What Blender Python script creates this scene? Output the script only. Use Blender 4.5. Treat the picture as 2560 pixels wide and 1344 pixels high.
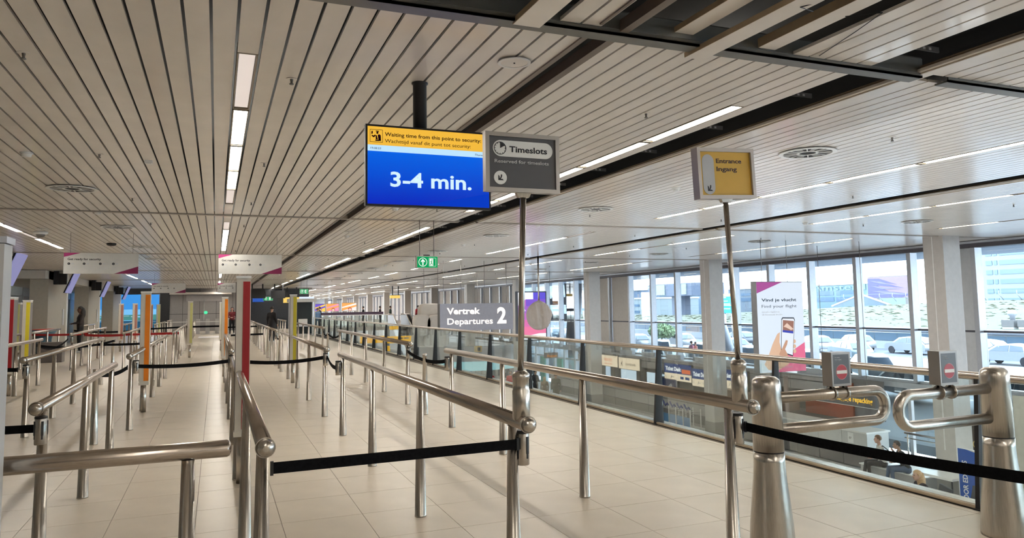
import bpy, bmesh, math, random
import numpy as np
from mathutils import Vector, Matrix
random.seed(7)
for o in list(bpy.data.objects): bpy.data.objects.remove(o)
S = bpy.context.scene
COL = S.collection
PI = math.pi
# ---------------------------------------------------------------- camera
EYE = 1.6
yaw, pitch, roll = [math.radians(a) for a in (21.989, 4.835, -0.882)]
FPX, PX, PY = 1831.4, 1280.0, 608.5
def cam_axes():
    cy, sy, cp, sp = math.cos(yaw), math.sin(yaw), math.cos(pitch), math.sin(pitch)
    f = Vector((sy*cp, cy*cp, sp)); r = Vector((cy, -sy, 0)); u = r.cross(f)
    cr, sr = math.cos(roll), math.sin(roll)
    return cr*r+sr*u, -sr*r+cr*u, f
CR, CU, CF = cam_axes()
cam = bpy.data.cameras.new('camera'); camo = bpy.data.objects.new('camera', cam); COL.objects.link(camo)
m = Matrix((CR, CU, -CF)).transposed().to_4x4(); m.translation = Vector((0, 0, EYE))
camo.matrix_world = m
cam.sensor_fit = 'HORIZONTAL'; cam.sensor_width = 36; cam.lens = FPX/2560*36
cam.shift_y = (PY-672)/2560; cam.clip_start = .05; cam.clip_end = 2000
S.camera = camo
# ---------------------------------------------------------------- sky and exposure
S.view_settings.view_transform = 'Standard'; S.view_settings.look = 'None'
S.view_settings.gamma = 1; S.view_settings.use_curve_mapping = False
EXPO = 2.38
S.view_settings.exposure = EXPO
W = bpy.data.worlds.new('overcast_sky'); S.world = W; W.use_nodes = True
wn = W.node_tree.nodes; wl = W.node_tree.links; wn.clear()
wo = wn.new('ShaderNodeOutputWorld'); bg = wn.new('ShaderNodeBackground'); wl.new(bg.outputs[0], wo.inputs[0])
tc = wn.new('ShaderNodeTexCoord'); sx_ = wn.new('ShaderNodeSeparateXYZ'); wl.new(tc.outputs['Generated'], sx_.inputs[0])
cr_ = wn.new('ShaderNodeValToRGB'); wl.new(sx_.outputs['Z'], cr_.inputs[0]); wl.new(cr_.outputs[0], bg.inputs[0])
cr_.color_ramp.elements[0].color = (.88, .95, 1, 1); cr_.color_ramp.elements[1].color = (.66, .82, 1, 1)
bg.inputs[1].default_value = 3.0
LIT = 9.0       # radiance of the lit ceiling panels
# ---------------------------------------------------------------- helpers
def ray(x, y):
    return CR*((x-PX)/FPX) - CU*((y-PY)/FPX) + CF
def P(x, y, X=None, Y=None, Z=None):
    d = ray(x, y)
    t = X/d.x if X is not None else (Y/d.y if Y is not None else (Z-EYE)/d.z)
    return Vector((0, 0, EYE)) + d*t
MATS = {}
def mat(name, col, rough=.5, metal=0., emit=0., ecol=None, noise=.04, scale=8., stretch=None, coat=0., spec=.5, bump=0.):
    if name in MATS: return MATS[name]
    m = bpy.data.materials.new(name); m.use_nodes = True; MATS[name] = m
    nt = m.node_tree; b = nt.nodes['Principled BSDF']
    b.inputs['Roughness'].default_value = rough; b.inputs['Metallic'].default_value = metal
    b.inputs['Coat Weight'].default_value = coat; b.inputs['Specular IOR Level'].default_value = spec
    b.inputs['Coat Roughness'].default_value = .08
    if noise:
        t = nt.nodes.new('ShaderNodeTexCoord'); mp = nt.nodes.new('ShaderNodeMapping')
        mp.inputs['Scale'].default_value = stretch or (1, 1, 1)
        n = nt.nodes.new('ShaderNodeTexNoise'); n.inputs['Scale'].default_value = scale; n.inputs['Detail'].default_value = 3
        r = nt.nodes.new('ShaderNodeValToRGB')
        r.color_ramp.elements[0].position = .3; r.color_ramp.elements[1].position = .7
        r.color_ramp.elements[0].color = tuple(c*(1-noise) for c in col)+(1,)
        r.color_ramp.elements[1].color = tuple(min(1, c*(1+noise)) for c in col)+(1,)
        nt.links.new(t.outputs['Object'], mp.inputs[0]); nt.links.new(mp.outputs[0], n.inputs['Vector'])
        nt.links.new(n.outputs['Fac'], r.inputs[0]); nt.links.new(r.outputs[0], b.inputs['Base Color'])
        if bump:
            bp = nt.nodes.new('ShaderNodeBump'); bp.inputs['Strength'].default_value = bump; bp.inputs['Distance'].default_value = .01
            nt.links.new(n.outputs['Fac'], bp.inputs['Height']); nt.links.new(bp.outputs[0], b.inputs['Normal'])
    else: b.inputs['Base Color'].default_value = tuple(col)+(1,)
    if emit:
        b.inputs['Emission Color'].default_value = tuple(ecol or col)+(1,)
        b.inputs['Emission Strength'].default_value = emit
    return m
def glass(name, tint, rmin=.04, rmax=.5, rough=.02):
    m = bpy.data.materials.new(name); m.use_nodes = True; nt = m.node_tree; nt.nodes.clear()
    o = nt.nodes.new('ShaderNodeOutputMaterial'); mx = nt.nodes.new('ShaderNodeMixShader')
    t = nt.nodes.new('ShaderNodeBsdfTransparent'); g = nt.nodes.new('ShaderNodeBsdfGlossy')
    t.inputs[0].default_value = tuple(tint)+(1,); g.inputs['Roughness'].default_value = rough
    f = nt.nodes.new('ShaderNodeLayerWeight'); f.inputs['Blend'].default_value = .25
    r = nt.nodes.new('ShaderNodeMapRange'); r.inputs['To Min'].default_value = rmin; r.inputs['To Max'].default_value = rmax
    nt.links.new(f.outputs['Fresnel'], r.inputs['Value']); nt.links.new(r.outputs[0], mx.inputs[0])
    nt.links.new(t.outputs[0], mx.inputs[1]); nt.links.new(g.outputs[0], mx.inputs[2]); nt.links.new(mx.outputs[0], o.inputs[0])
    return m
class MB:
    def __init__(s): s.v = []; s.f = []; s.m = []; s.sm = []
    def face(s, idx, m=0, sm=False): s.f.append(idx); s.m.append(m); s.sm.append(sm)
    def pts(s, ps):
        b = len(s.v); s.v += [tuple(p) for p in ps]; return b
    def box(s, x0, x1, y0, y1, z0, z1, m=0):
        b = s.pts([(x, y, z) for z in (z0, z1) for y in (y0, y1) for x in (x0, x1)])
        for q in ((0, 2, 3, 1), (4, 5, 7, 6), (0, 1, 5, 4), (2, 6, 7, 3), (0, 4, 6, 2), (1, 3, 7, 5)): s.face([b+i for i in q], m)
        return s
    def hexa(s, ps, m=0):          # 8 points in box order
        b = s.pts(ps)
        for q in ((0, 2, 3, 1), (4, 5, 7, 6), (0, 1, 5, 4), (2, 6, 7, 3), (0, 4, 6, 2), (1, 3, 7, 5)): s.face([b+i for i in q], m)
        return s
    def tube(s, path, r, n=12, m=0, caps=True):
        path = [Vector(p) for p in path]; rs = r if isinstance(r, (list, tuple)) else [r]*len(path)
        up = None; rings = []
        for i, p in enumerate(path):
            d = (path[min(i+1, len(path)-1)]-path[max(i-1, 0)]).normalized()
            if up is None: up = Vector((0, 0, 1)) if abs(d.z) < .9 else Vector((1, 0, 0))
            a = (up-d*up.dot(d)).normalized(); c = d.cross(a); up = a
            rings.append(s.pts([p+rs[i]*(math.cos(t)*a+math.sin(t)*c) for t in [2*PI*k/n for k in range(n)]]))
        for i in range(len(rings)-1):
            for k in range(n):
                s.face([rings[i]+k, rings[i]+(k+1) % n, rings[i+1]+(k+1) % n, rings[i+1]+k], m, True)
        if caps:
            s.face([rings[0]+k for k in range(n)][::-1], m); s.face([rings[-1]+k for k in range(n)], m)
        return s
    def cyl(s, p0, p1, r0, r1=None, n=14, m=0): return s.tube([p0, p1], [r0, r0 if r1 is None else r1], n, m)
    def lathe(s, prof, c=(0, 0, 0), n=24, m=0):
        rings = [s.pts([(c[0]+r*math.cos(2*PI*k/n), c[1]+r*math.sin(2*PI*k/n), c[2]+z) for k in range(n)]) for r, z in prof]
        for i in range(len(rings)-1):
            for k in range(n): s.face([rings[i]+k, rings[i]+(k+1) % n, rings[i+1]+(k+1) % n, rings[i+1]+k], m, True)
        s.face([rings[0]+k for k in range(n)][::-1], m); s.face([rings[-1]+k for k in range(n)], m)
        return s
    def ball(s, c, r, n=12, k=8, m=0):
        r = r if isinstance(r, (tuple, list)) else (r, r, r); c = Vector(c)
        rings = [s.pts([c+Vector((r[0]*math.sin(PI*j/k)*math.cos(2*PI*i/n), r[1]*math.sin(PI*j/k)*math.sin(2*PI*i/n), -r[2]*math.cos(PI*j/k))) for i in range(n)]) for j in range(1, k)]
        for j in range(k-2):
            for i in range(n): s.face([rings[j]+i, rings[j]+(i+1) % n, rings[j+1]+(i+1) % n, rings[j+1]+i], m, True)
        s.face([rings[0]+i for i in range(n)][::-1], m, True); s.face([rings[-1]+i for i in range(n)], m, True)
        return s
    def poly(s, F, pts, d=.002, m=0, base=0.):   # flat shape on a frame, thickness d towards the viewer
        n = len(pts)
        if sum(pts[i][0]*pts[(i+1) % n][1]-pts[(i+1) % n][0]*pts[i][1] for i in range(n)) < 0: pts = pts[::-1]
        a = s.pts([F(x, y, base) for x, y in pts]); b = s.pts([F(x, y, base+d) for x, y in pts])
        s.face([b+i for i in range(n)], m)
        for i in range(n): s.face([a+i, a+(i+1) % n, b+(i+1) % n, b+i], m)
        return s
    def rect(s, F, x0, x1, y0, y1, d=.002, m=0, base=0.): return s.poly(F, [(x0, y0), (x1, y0), (x1, y1), (x0, y1)], d, m, base)
    def disc(s, F, x, y, r, d=.002, m=0, base=0., n=28, a0=0, a1=2*PI, r2=None):
        if a1-a0 > 6.28: pts = [(x+r*math.cos(a0+(a1-a0)*k/n), y+(r2 or r)*math.sin(a0+(a1-a0)*k/n)) for k in range(n)]
        else: pts = [(x, y)]+[(x+r*math.cos(a0+(a1-a0)*k/n), y+(r2 or r)*math.sin(a0+(a1-a0)*k/n)) for k in range(n+1)]
        return s.poly(F, pts, d, m, base)
    def ringp(s, F, x, y, r, w, d=.002, m=0, base=0., n=28):
        for k in range(n):
            t0, t1 = 2*PI*k/n, 2*PI*(k+1)/n
            s.poly(F, [(x+r*math.cos(t0), y+r*math.sin(t0)), (x+r*math.cos(t1), y+r*math.sin(t1)), (x+(r-w)*math.cos(t1), y+(r-w)*math.sin(t1)), (x+(r-w)*math.cos(t0), y+(r-w)*math.sin(t0))], d, m, base)
        return s
    def pill(s, F, x0, x1, y0, y1, d=.002, m=0, base=0.):
        w, h = x1-x0, y1-y0; r = min(w, h)/2; pts = []
        cs = [(x1-r, y1-r, 0), (x0+r, y1-r, PI/2), (x0+r, y0+r, PI), (x1-r, y0+r, 1.5*PI)]
        for cx, cy, a in cs: pts += [(cx+r*math.cos(a+PI/2*k/8), cy+r*math.sin(a+PI/2*k/8)) for k in range(9)]
        return s.poly(F, pts, d, m, base)
    def text(s, F, txt, x, y, cap, width=None, m=0, base=0., d=.002, bold=0., right=False, shear=0.):
        c = bpy.data.curves.new('t', 'FONT'); c.body = txt; c.size = 1; c.offset = bold; c.resolution_u = 3; c.extrude = .01; c.shear = shear
        o = bpy.data.objects.new('t', c); COL.objects.link(o)
        dg = bpy.context.evaluated_depsgraph_get(); me = bpy.data.meshes.new_from_object(o.evaluated_get(dg))
        vs = [v.co.copy() for v in me.vertices]; fs = [list(p.vertices) for p in me.polygons]
        bpy.data.objects.remove(o); bpy.data.curves.remove(c); bpy.data.meshes.remove(me)
        if not vs: return s
        x0, x1 = min(v.x for v in vs), max(v.x for v in vs); sy = cap/.73; sx = width/(x1-x0) if width else sy
        b = s.pts([F(x+(v.x-x0)*sx, y+v.y*sy, base+d*(v.z > 0)) for v in vs])
        for f in fs: s.face([b+i for i in f], m)
        return s
    def mesh(s, name, mats):
        me = bpy.data.meshes.new(name); me.from_pydata(s.v, [], s.f)
        for mm in (mats if isinstance(mats, (list, tuple)) else [mats]): me.materials.append(mm)
        me.polygons.foreach_set('material_index', s.m); me.polygons.foreach_set('use_smooth', s.sm); me.update()
        return me
    def build(s, name, mats, parent=None, **kw):
        return put(name, s.mesh(name, mats), parent, **kw)
LABELS = {}
def tag(o, label=None, cat=None, group=None, kind=None):
    if label:
        k = (label, group)
        if LABELS.get(label, group) != group or (label in LABELS and not group): print('DUP LABEL', label)
        LABELS[label] = group; o['label'] = label
    if cat: o['category'] = cat
    if group: o['group'] = group
    if kind: o['kind'] = kind
    return o
def put(name, me, parent=None, loc=None, rz=None, label=None, cat=None, group=None, kind=None):
    o = bpy.data.objects.new(name, me); COL.objects.link(o)
    if parent: o.parent = parent
    if loc: o.location = loc
    if rz: o.rotation_euler.z = rz
    return tag(o, label, cat, group, kind)
def thing(name, label, cat, loc=(0, 0, 0), rz=0, group=None):
    return put(name, None, None, loc, rz, label, cat, group)
def struct(name, b, mats, parent=None): return b.build(name, mats, parent, kind='structure' if not parent else None)
def frame(o, r=(1, 0, 0), u=(0, 0, 1)):
    o, r, u = Vector(o), Vector(r).normalized(), Vector(u).normalized(); n = r.cross(u)
    return lambda a, b, c=0.: o+r*a+u*b+n*c
ORIGIN = Vector((0, 0, 0))
# ---------------------------------------------------------------- materials
STEEL = mat('brushed_steel', (.50, .465, .42), .27, 1, noise=.10, scale=30, stretch=(6, 6, .25))
STEELR = mat('brushed_steel_rail', (.50, .44, .385), .25, 1, noise=.08, scale=30, stretch=(1, .2, 6))
STEELD = mat('dark_steel', (.22, .21, .2), .4, .9)
BLACK = mat('black_plastic', (.012, .012, .014), .45)
BELT = mat('black_webbing', (.006, .006, .007), .9, noise=.3, scale=60, spec=.1)
BELTR = mat('red_webbing', (.45, .02, .02), .8)
FINM = mat('black_fin_steel', (.006, .006, .008), .5)
WHITE = mat('white_paint', (.78, .77, .74), .4)
SLAT = mat('ceiling_slat_enamel', (.80, .74, .67), .28, noise=.05, scale=2.5, spec=.6, coat=.25)
TILE = mat('beige_floor_tile', (.60, .53, .44), .31, noise=.05, scale=3, spec=.45, bump=.02)
GROUT = mat('dark_grout', (.14, .115, .09), .8)
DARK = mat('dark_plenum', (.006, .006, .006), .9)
BEAMD = mat('dark_beam_paint', (.16, .155, .14), .4, .3)
BEAML = mat('beige_beam_paint', (.44, .39, .33), .4)
TAN = mat('tan_edge_board', (.42, .32, .20), .5)
LITM = mat('lit_light_panel', (1, .95, .85), .5, emit=LIT, ecol=(1, .95, .86), noise=0)
DIMM = mat('unlit_panel_faint_glow', (.80, .72, .70), .5, emit=.10, ecol=(1, .9, .85), noise=0)  # faint glow added to panels that are switched off
PILL = mat('pillar_paint', (.55, .52, .49), .5)
GLB = glass('balustrade_glass', (.90, .95, .94), .03, .35)
GLW = glass('window_glass', (.90, .96, 1.), .03, .35)
ALU = mat('anodised_window_frame', (.50, .52, .56), .35, .3)
ALUD = mat('dark_window_gasket', (.10, .10, .12), .5)
BLIND = mat('beige_roller_blind', (.62, .58, .54), .8)
COLW = mat('cream_column_panel', (.62, .57, .49), .4)
COLG = mat('grey_column_side', (.2, .18, .17), .4)
RED = mat('red_stripe', (.36, .012, .018), .4); ORANGE = mat('orange_stripe', (.80, .22, .01), .4)
YELLOW = mat('yellow_stripe', (.72, .58, .03), .4); PALEY = mat('pale_yellow_stripe', (.62, .60, .22), .4); DUSTY = mat('dusty_red_stripe', (.45, .2, .15), .4)
GREYS = mat('grey_sign_face', (.085, .085, .095), .4); SIGNF = mat('sign_frame_metal', (.36, .34, .32), .35, .7)
OFFW = mat('off_white_print', (.82, .82, .8), .5); INK = mat('black_print', (.012, .01, .015), .5); LGREY = mat('light_grey_print', (.60, .60, .61), .5)
SIGNY = mat('yellow_sign_face', (.66, .40, .05), .5)
MAG = mat('magenta_print', (.42, .03, .17), .5); DMAG = mat('dark_magenta_print', (.24, .015, .08), .5); PINK = mat('pink_print', (.75, .16, .28), .5)
def em(name, col, s=1.): return mat(name, tuple(c*.3 for c in col), .5, emit=s*2**-EXPO, ecol=col, noise=0, spec=.1)
EOFF = em('backlit_white', (.95, .9, .8), .9)
# ================================================================ FLOOR
FX0, FX1, FY0, FY1 = -10., 5.38, -16., 78.
fb = MB(); fb.box(FX0, 5.60, FY0, FY1, -.30, -.006)
floor = struct('floor', fb, GROUT)
TX, TY = .602, .655
tiles = []
i0, i1 = math.ceil((FX0+.72)/TX), 11
for j in range(-30, 112):
    for i in range(-15, 11):
        x0, y0 = -.72+TX*i, 3.93+TY*j
        x1 = x0+TX; y1 = y0+TY
        if x0 > 5.3 or x0 < FX0: continue
        cx, cy = (x0+x1)/2, (y0+y1)/2
        v = Vector((cx, cy, -EYE)); d = v.dot(CF); px = PX+FPX*v.dot(CR)/max(d, .1); py = PY-FPX*v.dot(CU)/max(d, .1)
        vis = d > .5 and -200 < px < 2760 and py < 1500
        tiles.append((d if vis else 1e6+abs(d), x0, y0, min(x1, 5.37), y1))
tiles.sort()
g = .0022
tme = {}
rest = MB()
for k, (d, x0, y0, x1, y1) in enumerate(tiles):
    if k < 300:
        key = round(x1-x0, 3)
        if key not in tme: tme[key] = MB().box(g, x1-x0-g, g, TY-g, -.006, 0).mesh('tile', TILE)
        put('tile', tme[key], floor, loc=(x0, y0, 0))
    else: rest.box(x0+g, x1-g, y0+g, y1-g, -.006, 0)
rest.build('tile', TILE, floor, kind='stuff')
# ================================================================ CEILING
HC = 3.3; SP = .1488; SX = .092; BEAM = [3.92+10.1*k for k in range(14)]
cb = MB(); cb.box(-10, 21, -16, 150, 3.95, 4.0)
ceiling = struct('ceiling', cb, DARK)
LROWS = {-27, 0, 27, 54, 81, 108}
slats = []; sm = {}
def skip(i):
    x = SX+SP*i
    return 2.13 < x+SP/2 < 2.36 or 4.46 < x+SP/2 < 4.9 or 10.42 < x+SP/2 < 10.88
for k in range(-2, 14):
    y0 = BEAM[k]+.07 if k >= 0 else (1.2 if k == -1 else -16.); y1 = (BEAM[k+1]-.07 if k < 13 else 150.) if k > -2 else 1.19
    for i in range(-62, 139):
        if skip(i): continue
        x = SX+SP*i
        if k == -1 and not (x > 3.66 or 1.80 < x < 2.1 or x < .9): continue
        if k == -2 and (i in LROWS and i >= 0): continue
        parts = [(y0, y1)]
        if i in LROWS and k >= 0: parts = [(y0, y0+1.07), (y0+8.6, y1)]
        for a, b in parts:
            v = Vector((x, max(a, 3.), 1.7)); d = v.dot(CF); px = PX+FPX*v.dot(CR)/max(d, .1)
            vis = k > -2 and (-300 < px < 3500) and (k >= 0 or x > .8)
            slats.append(((k if vis else 50)*100+abs(x-2)*(1 if k else .1), x, a, b))
slats.sort(); rest = MB()
for n, (q, x, a, b) in enumerate(slats):
    if n < 300:
        key = round(b-a, 2)
        if key not in sm: sm[key] = MB().box(.0095, SP-.0095, 0, b-a, 0, .022).mesh('slat', SLAT)
        put('slat', sm[key], ceiling, loc=(x, a, HC))
    else: rest.box(x+.0095, x+SP-.0095, a, b, HC, HC+.022)
rest.build('slat', SLAT, ceiling, kind='stuff')
for k, y in enumerate(BEAM):
    b = MB()
    if k == 0:
        for xa, xb in ((.2, 4.92), (5.2, 20.8)): b.box(xa, xb, y-.07, y-.055, HC-.035, HC+.12, 0).box(xa, xb, y-.07, y+.05, HC-.035, HC-.02, 0).box(xa, xb, y-.075, y-.065, HC+.0, HC+.11, 1)
        b.build('cross_beam', [BEAMD, mat('galvanised_beam', (.35, .36, .34), .35, .8)], ceiling)
    else:
        b.box(-9.3, 4.5, y-.05, y+.05, HC-.02, HC+.05).box(4.9, 10.4, y-.05, y+.05, HC-.02, HC+.05).box(10.9, 20.8, y-.05, y+.05, HC-.02, HC+.05)
        b.build('cross_beam', BEAML, ceiling)
# groove profile and edge boards along the hall
b = MB(); b.box(2.13, 2.17, 3.9, 150, HC-.01, HC+.05).box(2.30, 2.36, -1, 150, HC-.015, HC+.06).box(2.13, 2.15, -1, 3.8, HC-.01, HC+.05)
b.build('edge_profile', mat('brown_profile', (.17, .13, .10), .4), ceiling)
for x in (4.90, 10.88):
    b = MB(); b.box(x, x+.012, -1, 150, HC-.005, HC+.055, 0).box(x-.012, x, -1, 150, HC+.04, HC+.046, 0).box(x, x+.1, -1, 150, HC-.012, HC-.004, 1)
    b.build('edge_board', [TAN, SLAT], ceiling)
for x in (4.62, 10.55):
    b = MB()
    for k in range(-1, 13):
        y0 = BEAM[k] if k >= 0 else 0
        for j in range(5): b.box(x, x+.05, y0+.4+2*j, y0+1.9+2*j, HC+.22, HC+.24)
    b.build('service_strip', mat('pale_strip', (.42, .38, .28), .5), ceiling)
    b = MB()
    for j in range(64):
        y = 1.2+1.25*j
        b.box(x-.2, x+.3, y, y+.012, HC+.11, HC+.15)
        for q in range(7): b.box(x-.17+.06*q, x-.145+.06*q, y-.002, y, HC+.118, HC+.138, 1)
    b.build('perforated_rail', [STEELD, LGREY], ceiling)
# loose and hanging panels in front of the first beam
b = MB()
def trough(x0, x1, ya, yb, z, dz=0., m=0, lip=.03):
    b.hexa([(x0, ya, z+dz), (x1, ya, z+dz), (x0, yb, z), (x1, yb, z), (x0, ya, z+dz+.012), (x1, ya, z+dz+.012), (x0, yb, z+.012), (x1, yb, z+.012)], 0)
    b.hexa([(x0-.004, ya, z+dz), (x0, ya, z+dz), (x0-.004, yb, z), (x0, yb, z), (x0-.004, ya, z+dz+lip), (x0, ya, z+dz+lip), (x0-.004, yb, z+lip), (x0, yb, z+lip)], 1)
    return b
def loose(x0, x1, ya, yb, z, dz, lab, lip=.035):
    global b
    b = MB(); trough(x0, x1, ya, yb, z, dz, 0, lip)
    b.build('ceiling_panel', [SLAT, TAN], None, label=lab, cat='ceiling panel', group=None)
loose(1.60, 1.77, 1.5, 3.89, HC-.045, -.02, 'loose ceiling panel overlapping the dark beam left of the beam crossing')
loose(2.70, 2.84, 1.5, 3.84, HC+.03, 0, 'ceiling panel lying alone across the dark opening right of the beam crossing')
loose(2.90, 3.05, 1.5, 4.02, HC-.055, -.03, 'long loose ceiling panel hanging lowest, its end jutting past the dark beam')
loose(3.36, 3.50, 1.5, 3.83, HC+.005, 0, 'bright single ceiling panel between two dark openings with a thin cord on it', .06)
MB().tube([(3.47, 3.2, HC-.004), (3.6, 3.05, HC-.02), (3.72, 3.35, HC-.008), (3.86, 3.8, HC-.004)], .003, 6).build('cord', BLACK, ceiling)
MB().tube([(3.05, 3.0, HC-.06), (2.98, 3.05, HC-.075), (3.14, 3.12, HC-.05)], .003, 6).build('cord', BLACK, ceiling)
# ceiling lights
LN = {-27: 'left hall row', 0: 'row above the lanes', 27: 'row beside the dark slot', 54: 'first row right of the slot', 81: 'second row right of the slot', 108: 'row nearest the windows'}
ORDW = ['first', 'second', 'third', 'fourth', 'fifth', 'sixth', 'seventh', 'eighth', 'ninth', 'tenth', 'eleventh', 'twelfth', 'thirteenth', 'fourteenth', 'fifteenth']
OFFP = {(0, 0): (0, 4), (0, 1): (0,), (27, 0): (), (54, 0): (), (-27, 0): (0, 4), (-27, 1): (2,)}
fm = MB().box(.010, SP-.026, 1.425, 1.50, .010, .018, 0).box(.010, SP-.026, 0, .035, .010, .018, 0).box(0, .010, 0, 1.46, 0, .07, 0).box(SP-.016-.010, SP-.016, 0, 1.46, 0, .07, 0).box(0, SP-.016, -.0, .012, 0, .07, 0).box(0, SP-.016, 1.448, 1.46, 0, .07, 0).mesh('light_frame', mat('light_recess', (.30, .25, .18), .4))
dl = MB().box(.014, SP-.032, .035, 1.425, .012, .02).mesh('diffuser', LITM); dd = MB().box(.014, SP-.032, .035, 1.425, .012, .02).mesh('diffuser', DIMM)
fst = MB()
for i in sorted(LROWS):
    for k in range(-2, 13):
        offs = () if k < 0 else OFFP.get((i, k), (0, 4) if (i == 0) else ((k+i) % 5,))
        for q in range(5):
            y = 3.92+10.1*k+1.14+1.5*q
            if k < 0 and y > -.4: continue
            if y < -15.9: continue
            if i == -27 and k == 0: continue
            if k < 0 and i < 0: continue
            if k < 0 or k > 6:  # bays behind the camera are unseen lamps added to light the foreground
                fx0 = SX+SP*i+.008; fst.box(fx0+.014, fx0+SP-.032, y+.035, y+1.425, HC+.008, HC+.016, 0).box(fx0, fx0+.01, y, y+1.5, HC, HC+.06, 1).box(fx0+SP-.026, fx0+SP-.016, y, y+1.5, HC, HC+.06, 1); continue
            lit = q not in offs
            lab = ('lit' if lit else 'unlit')+' ceiling light in the '+LN[i]+', '+(ORDW[k]+' bay, ' if k >= 0 else ('just behind the camera, ' if k == -1 else 'far behind the camera, '))+ORDW[q]+' panel'
            t = thing('ceiling_light', lab[:200], 'ceiling light', (SX+SP*i+.008, y, HC-.004), 0, 'ceiling light panels')
            put('light_frame', fm, t); put('diffuser', dl if lit else dd, t)
fst.build('ceiling_light', [LITM, mat('light_recess', (1, 1, 1))], None, label='farthest tiny lit ceiling lights, with unseen lit rows added behind the camera', cat='ceiling light', kind='stuff')
# ceiling fittings
def fitting(kind, x, y, lab, k=0):
    if kind == 'sprinkler':
        t = thing('sprinkler', lab, 'sprinkler', (x, y, HC), 0, 'ceiling sprinklers')
        put('escutcheon', M_SPA, t); put('nozzle', M_SPB, t)
    elif kind == 'smoke':
        t = thing('smoke_detector', lab, 'smoke detector', (x, y, HC), 0, 'smoke detectors')
        put('base', M_SMA, t); put('sensor_head', M_SMB, t)
    elif kind == 'diffuser':
        t = thing('air_diffuser', lab, 'air diffuser', (x, y, HC), 0, 'air diffusers')
        put('ring', M_DFA, t); put('vanes', M_DFB, t); put('duct_shade_disc', M_DFC, t)
    else:
        t = thing('ceiling_speaker', lab, 'ceiling speaker', (x, y, HC), 0, 'ceiling speakers')
        put('rim', M_SKA, t); put('grille', M_SKB, t)
M_SPA = MB().lathe([(.04, -.004), (.038, 0), (.03, .004)]).mesh('escutcheon', SLAT); M_SPB = MB().lathe([(.012, -.045), (.018, -.04), (.008, -.03), (.012, -.005), (.012, 0)], n=12).mesh('nozzle', STEELD)
M_SMA = MB().lathe([(.06, -.012), (.066, 0)]).mesh('base', WHITE); M_SMB = MB().lathe([(.025, -.05), (.045, -.045), (.05, -.02), (.056, -.012)]).mesh('sensor_head', WHITE)
F0 = frame((0, 0, -.012), (1, 0, 0), (0, -1, 0))
bb = MB().ringp(F0, 0, 0, .315, .05, .008, n=36).ringp(F0, 0, 0, .12, .03, .006)
for q in range(8):
    a = q*PI/4; c, s_ = math.cos(a), math.sin(a)
    bb.poly(F0, [(c*.10-s_*.006, s_*.10+c*.006), (c*.28-s_*.006, s_*.28+c*.006), (c*.28+s_*.006, s_*.28-c*.006), (c*.10+s_*.006, s_*.10-c*.006)], .006)
M_DFA = bb.mesh('ring', WHITE)
bb = MB()
for q in range(8):
    a = q*PI/4+.25; c, s_ = math.cos(a), math.sin(a)
    bb.poly(F0, [(c*.12, s_*.12), (c*.265, s_*.265), (math.cos(a+.33)*.265, math.sin(a+.33)*.265), (math.cos(a+.33)*.12, math.sin(a+.33)*.12)], .002)
M_DFB = bb.mesh('vanes', mat('grey_vane', (.3, .29, .27), .4)); M_DFC = MB().disc(F0, 0, 0, .28, .001, base=-.003, n=32).mesh('duct_shade_disc', mat('duct_shade_paint', (.02, .02, .02), .8))  # flat black disc paints the shade behind the vanes
M_SKA = MB().ringp(F0, 0, 0, .115, .02, .006, n=40).mesh('rim', WHITE); M_SKB = MB().disc(F0, 0, 0, .096, .003, n=36).disc(F0, 0, 0, .006, .008, 1, n=8).mesh('grille', [SLAT, INK])
def far_(k): return 'in the nearest bay' if k < 1 else ('in the second bay' if k < 2 else 'in the far bays')
for x, nm in ((.49, 'over the queue lanes'), (3.55, 'left of the dark slot'), (6.56, 'right of the dark slot'), (-1.2, 'left of the queue lanes'), (9.6, 'in the window side ceiling'), (13.5, 'near the windows')):
    for k in range(5):
        for q in range(3): fitting('sprinkler', x, 5.53+3.37*q+10.1*k, ORDW[3*k+q]+' sprinkler from the camera in the line '+nm)
for x, nm in ((-1.9, 'left of the queue lanes'), (2.83, 'right of the dark groove'), (6.29, 'right of the dark slot'), (11.9, 'towards the windows')):
    for k in range(4):
        for q in range(2): fitting('smoke', x, (9.05 if x in (-1.9, 6.29) else 7.3)+5.05*q*1.0+10.1*k, ORDW[2*k+q]+' smoke detector from the camera in the line '+nm)
for x, nm in ((-1.86, 'in the left ceiling'), (6.25, 'right of the dark slot'), (14.2, 'near the windows')):
    for k in range(4):
        for q in range(2): fitting('diffuser', x, 6.4+5.07*q+10.1*k, ORDW[2*k+q]+' round air diffuser from the camera '+nm)
fitting('speaker', 1.90, 4.61, 'round flush ceiling speaker above the grey timeslots sign')
fitting('speaker', -3.3, 17.2, 'round flush ceiling speaker at far left ceiling'); fitting('speaker', 2.7, 16.4, 'round flush ceiling speaker behind the big screen')
MB().box(-.78, -.70, 9.1, 9.2, HC-.03, HC).box(-.77, -.71, 9.11, 9.12, HC-.035, HC-.028, 1).build('sensor_box', [WHITE, LGREY], label='small white sensor box on the ceiling left of the light row', cat='sensor')
MB().lathe([(.05, -.07), (.10, -.05), (.115, -.01), (.10, 0)], (-2.45, 20.6, HC)).build('dome_camera', BLACK, label='black dome camera on the ceiling over the left lanes', cat='camera')
t = thing('dome_camera', 'pale dome camera under a bracket on the left ceiling near the light strip', 'camera', (-3.45, 17.9, HC))
MB().lathe([(.11, -.06), (.14, -.035), (.14, -.01), (.12, 0)]).build('housing', WHITE, t); MB().ball((0, 0, -.06), (.09, .09, .07)).build('dome', STEELD, t)
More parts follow.
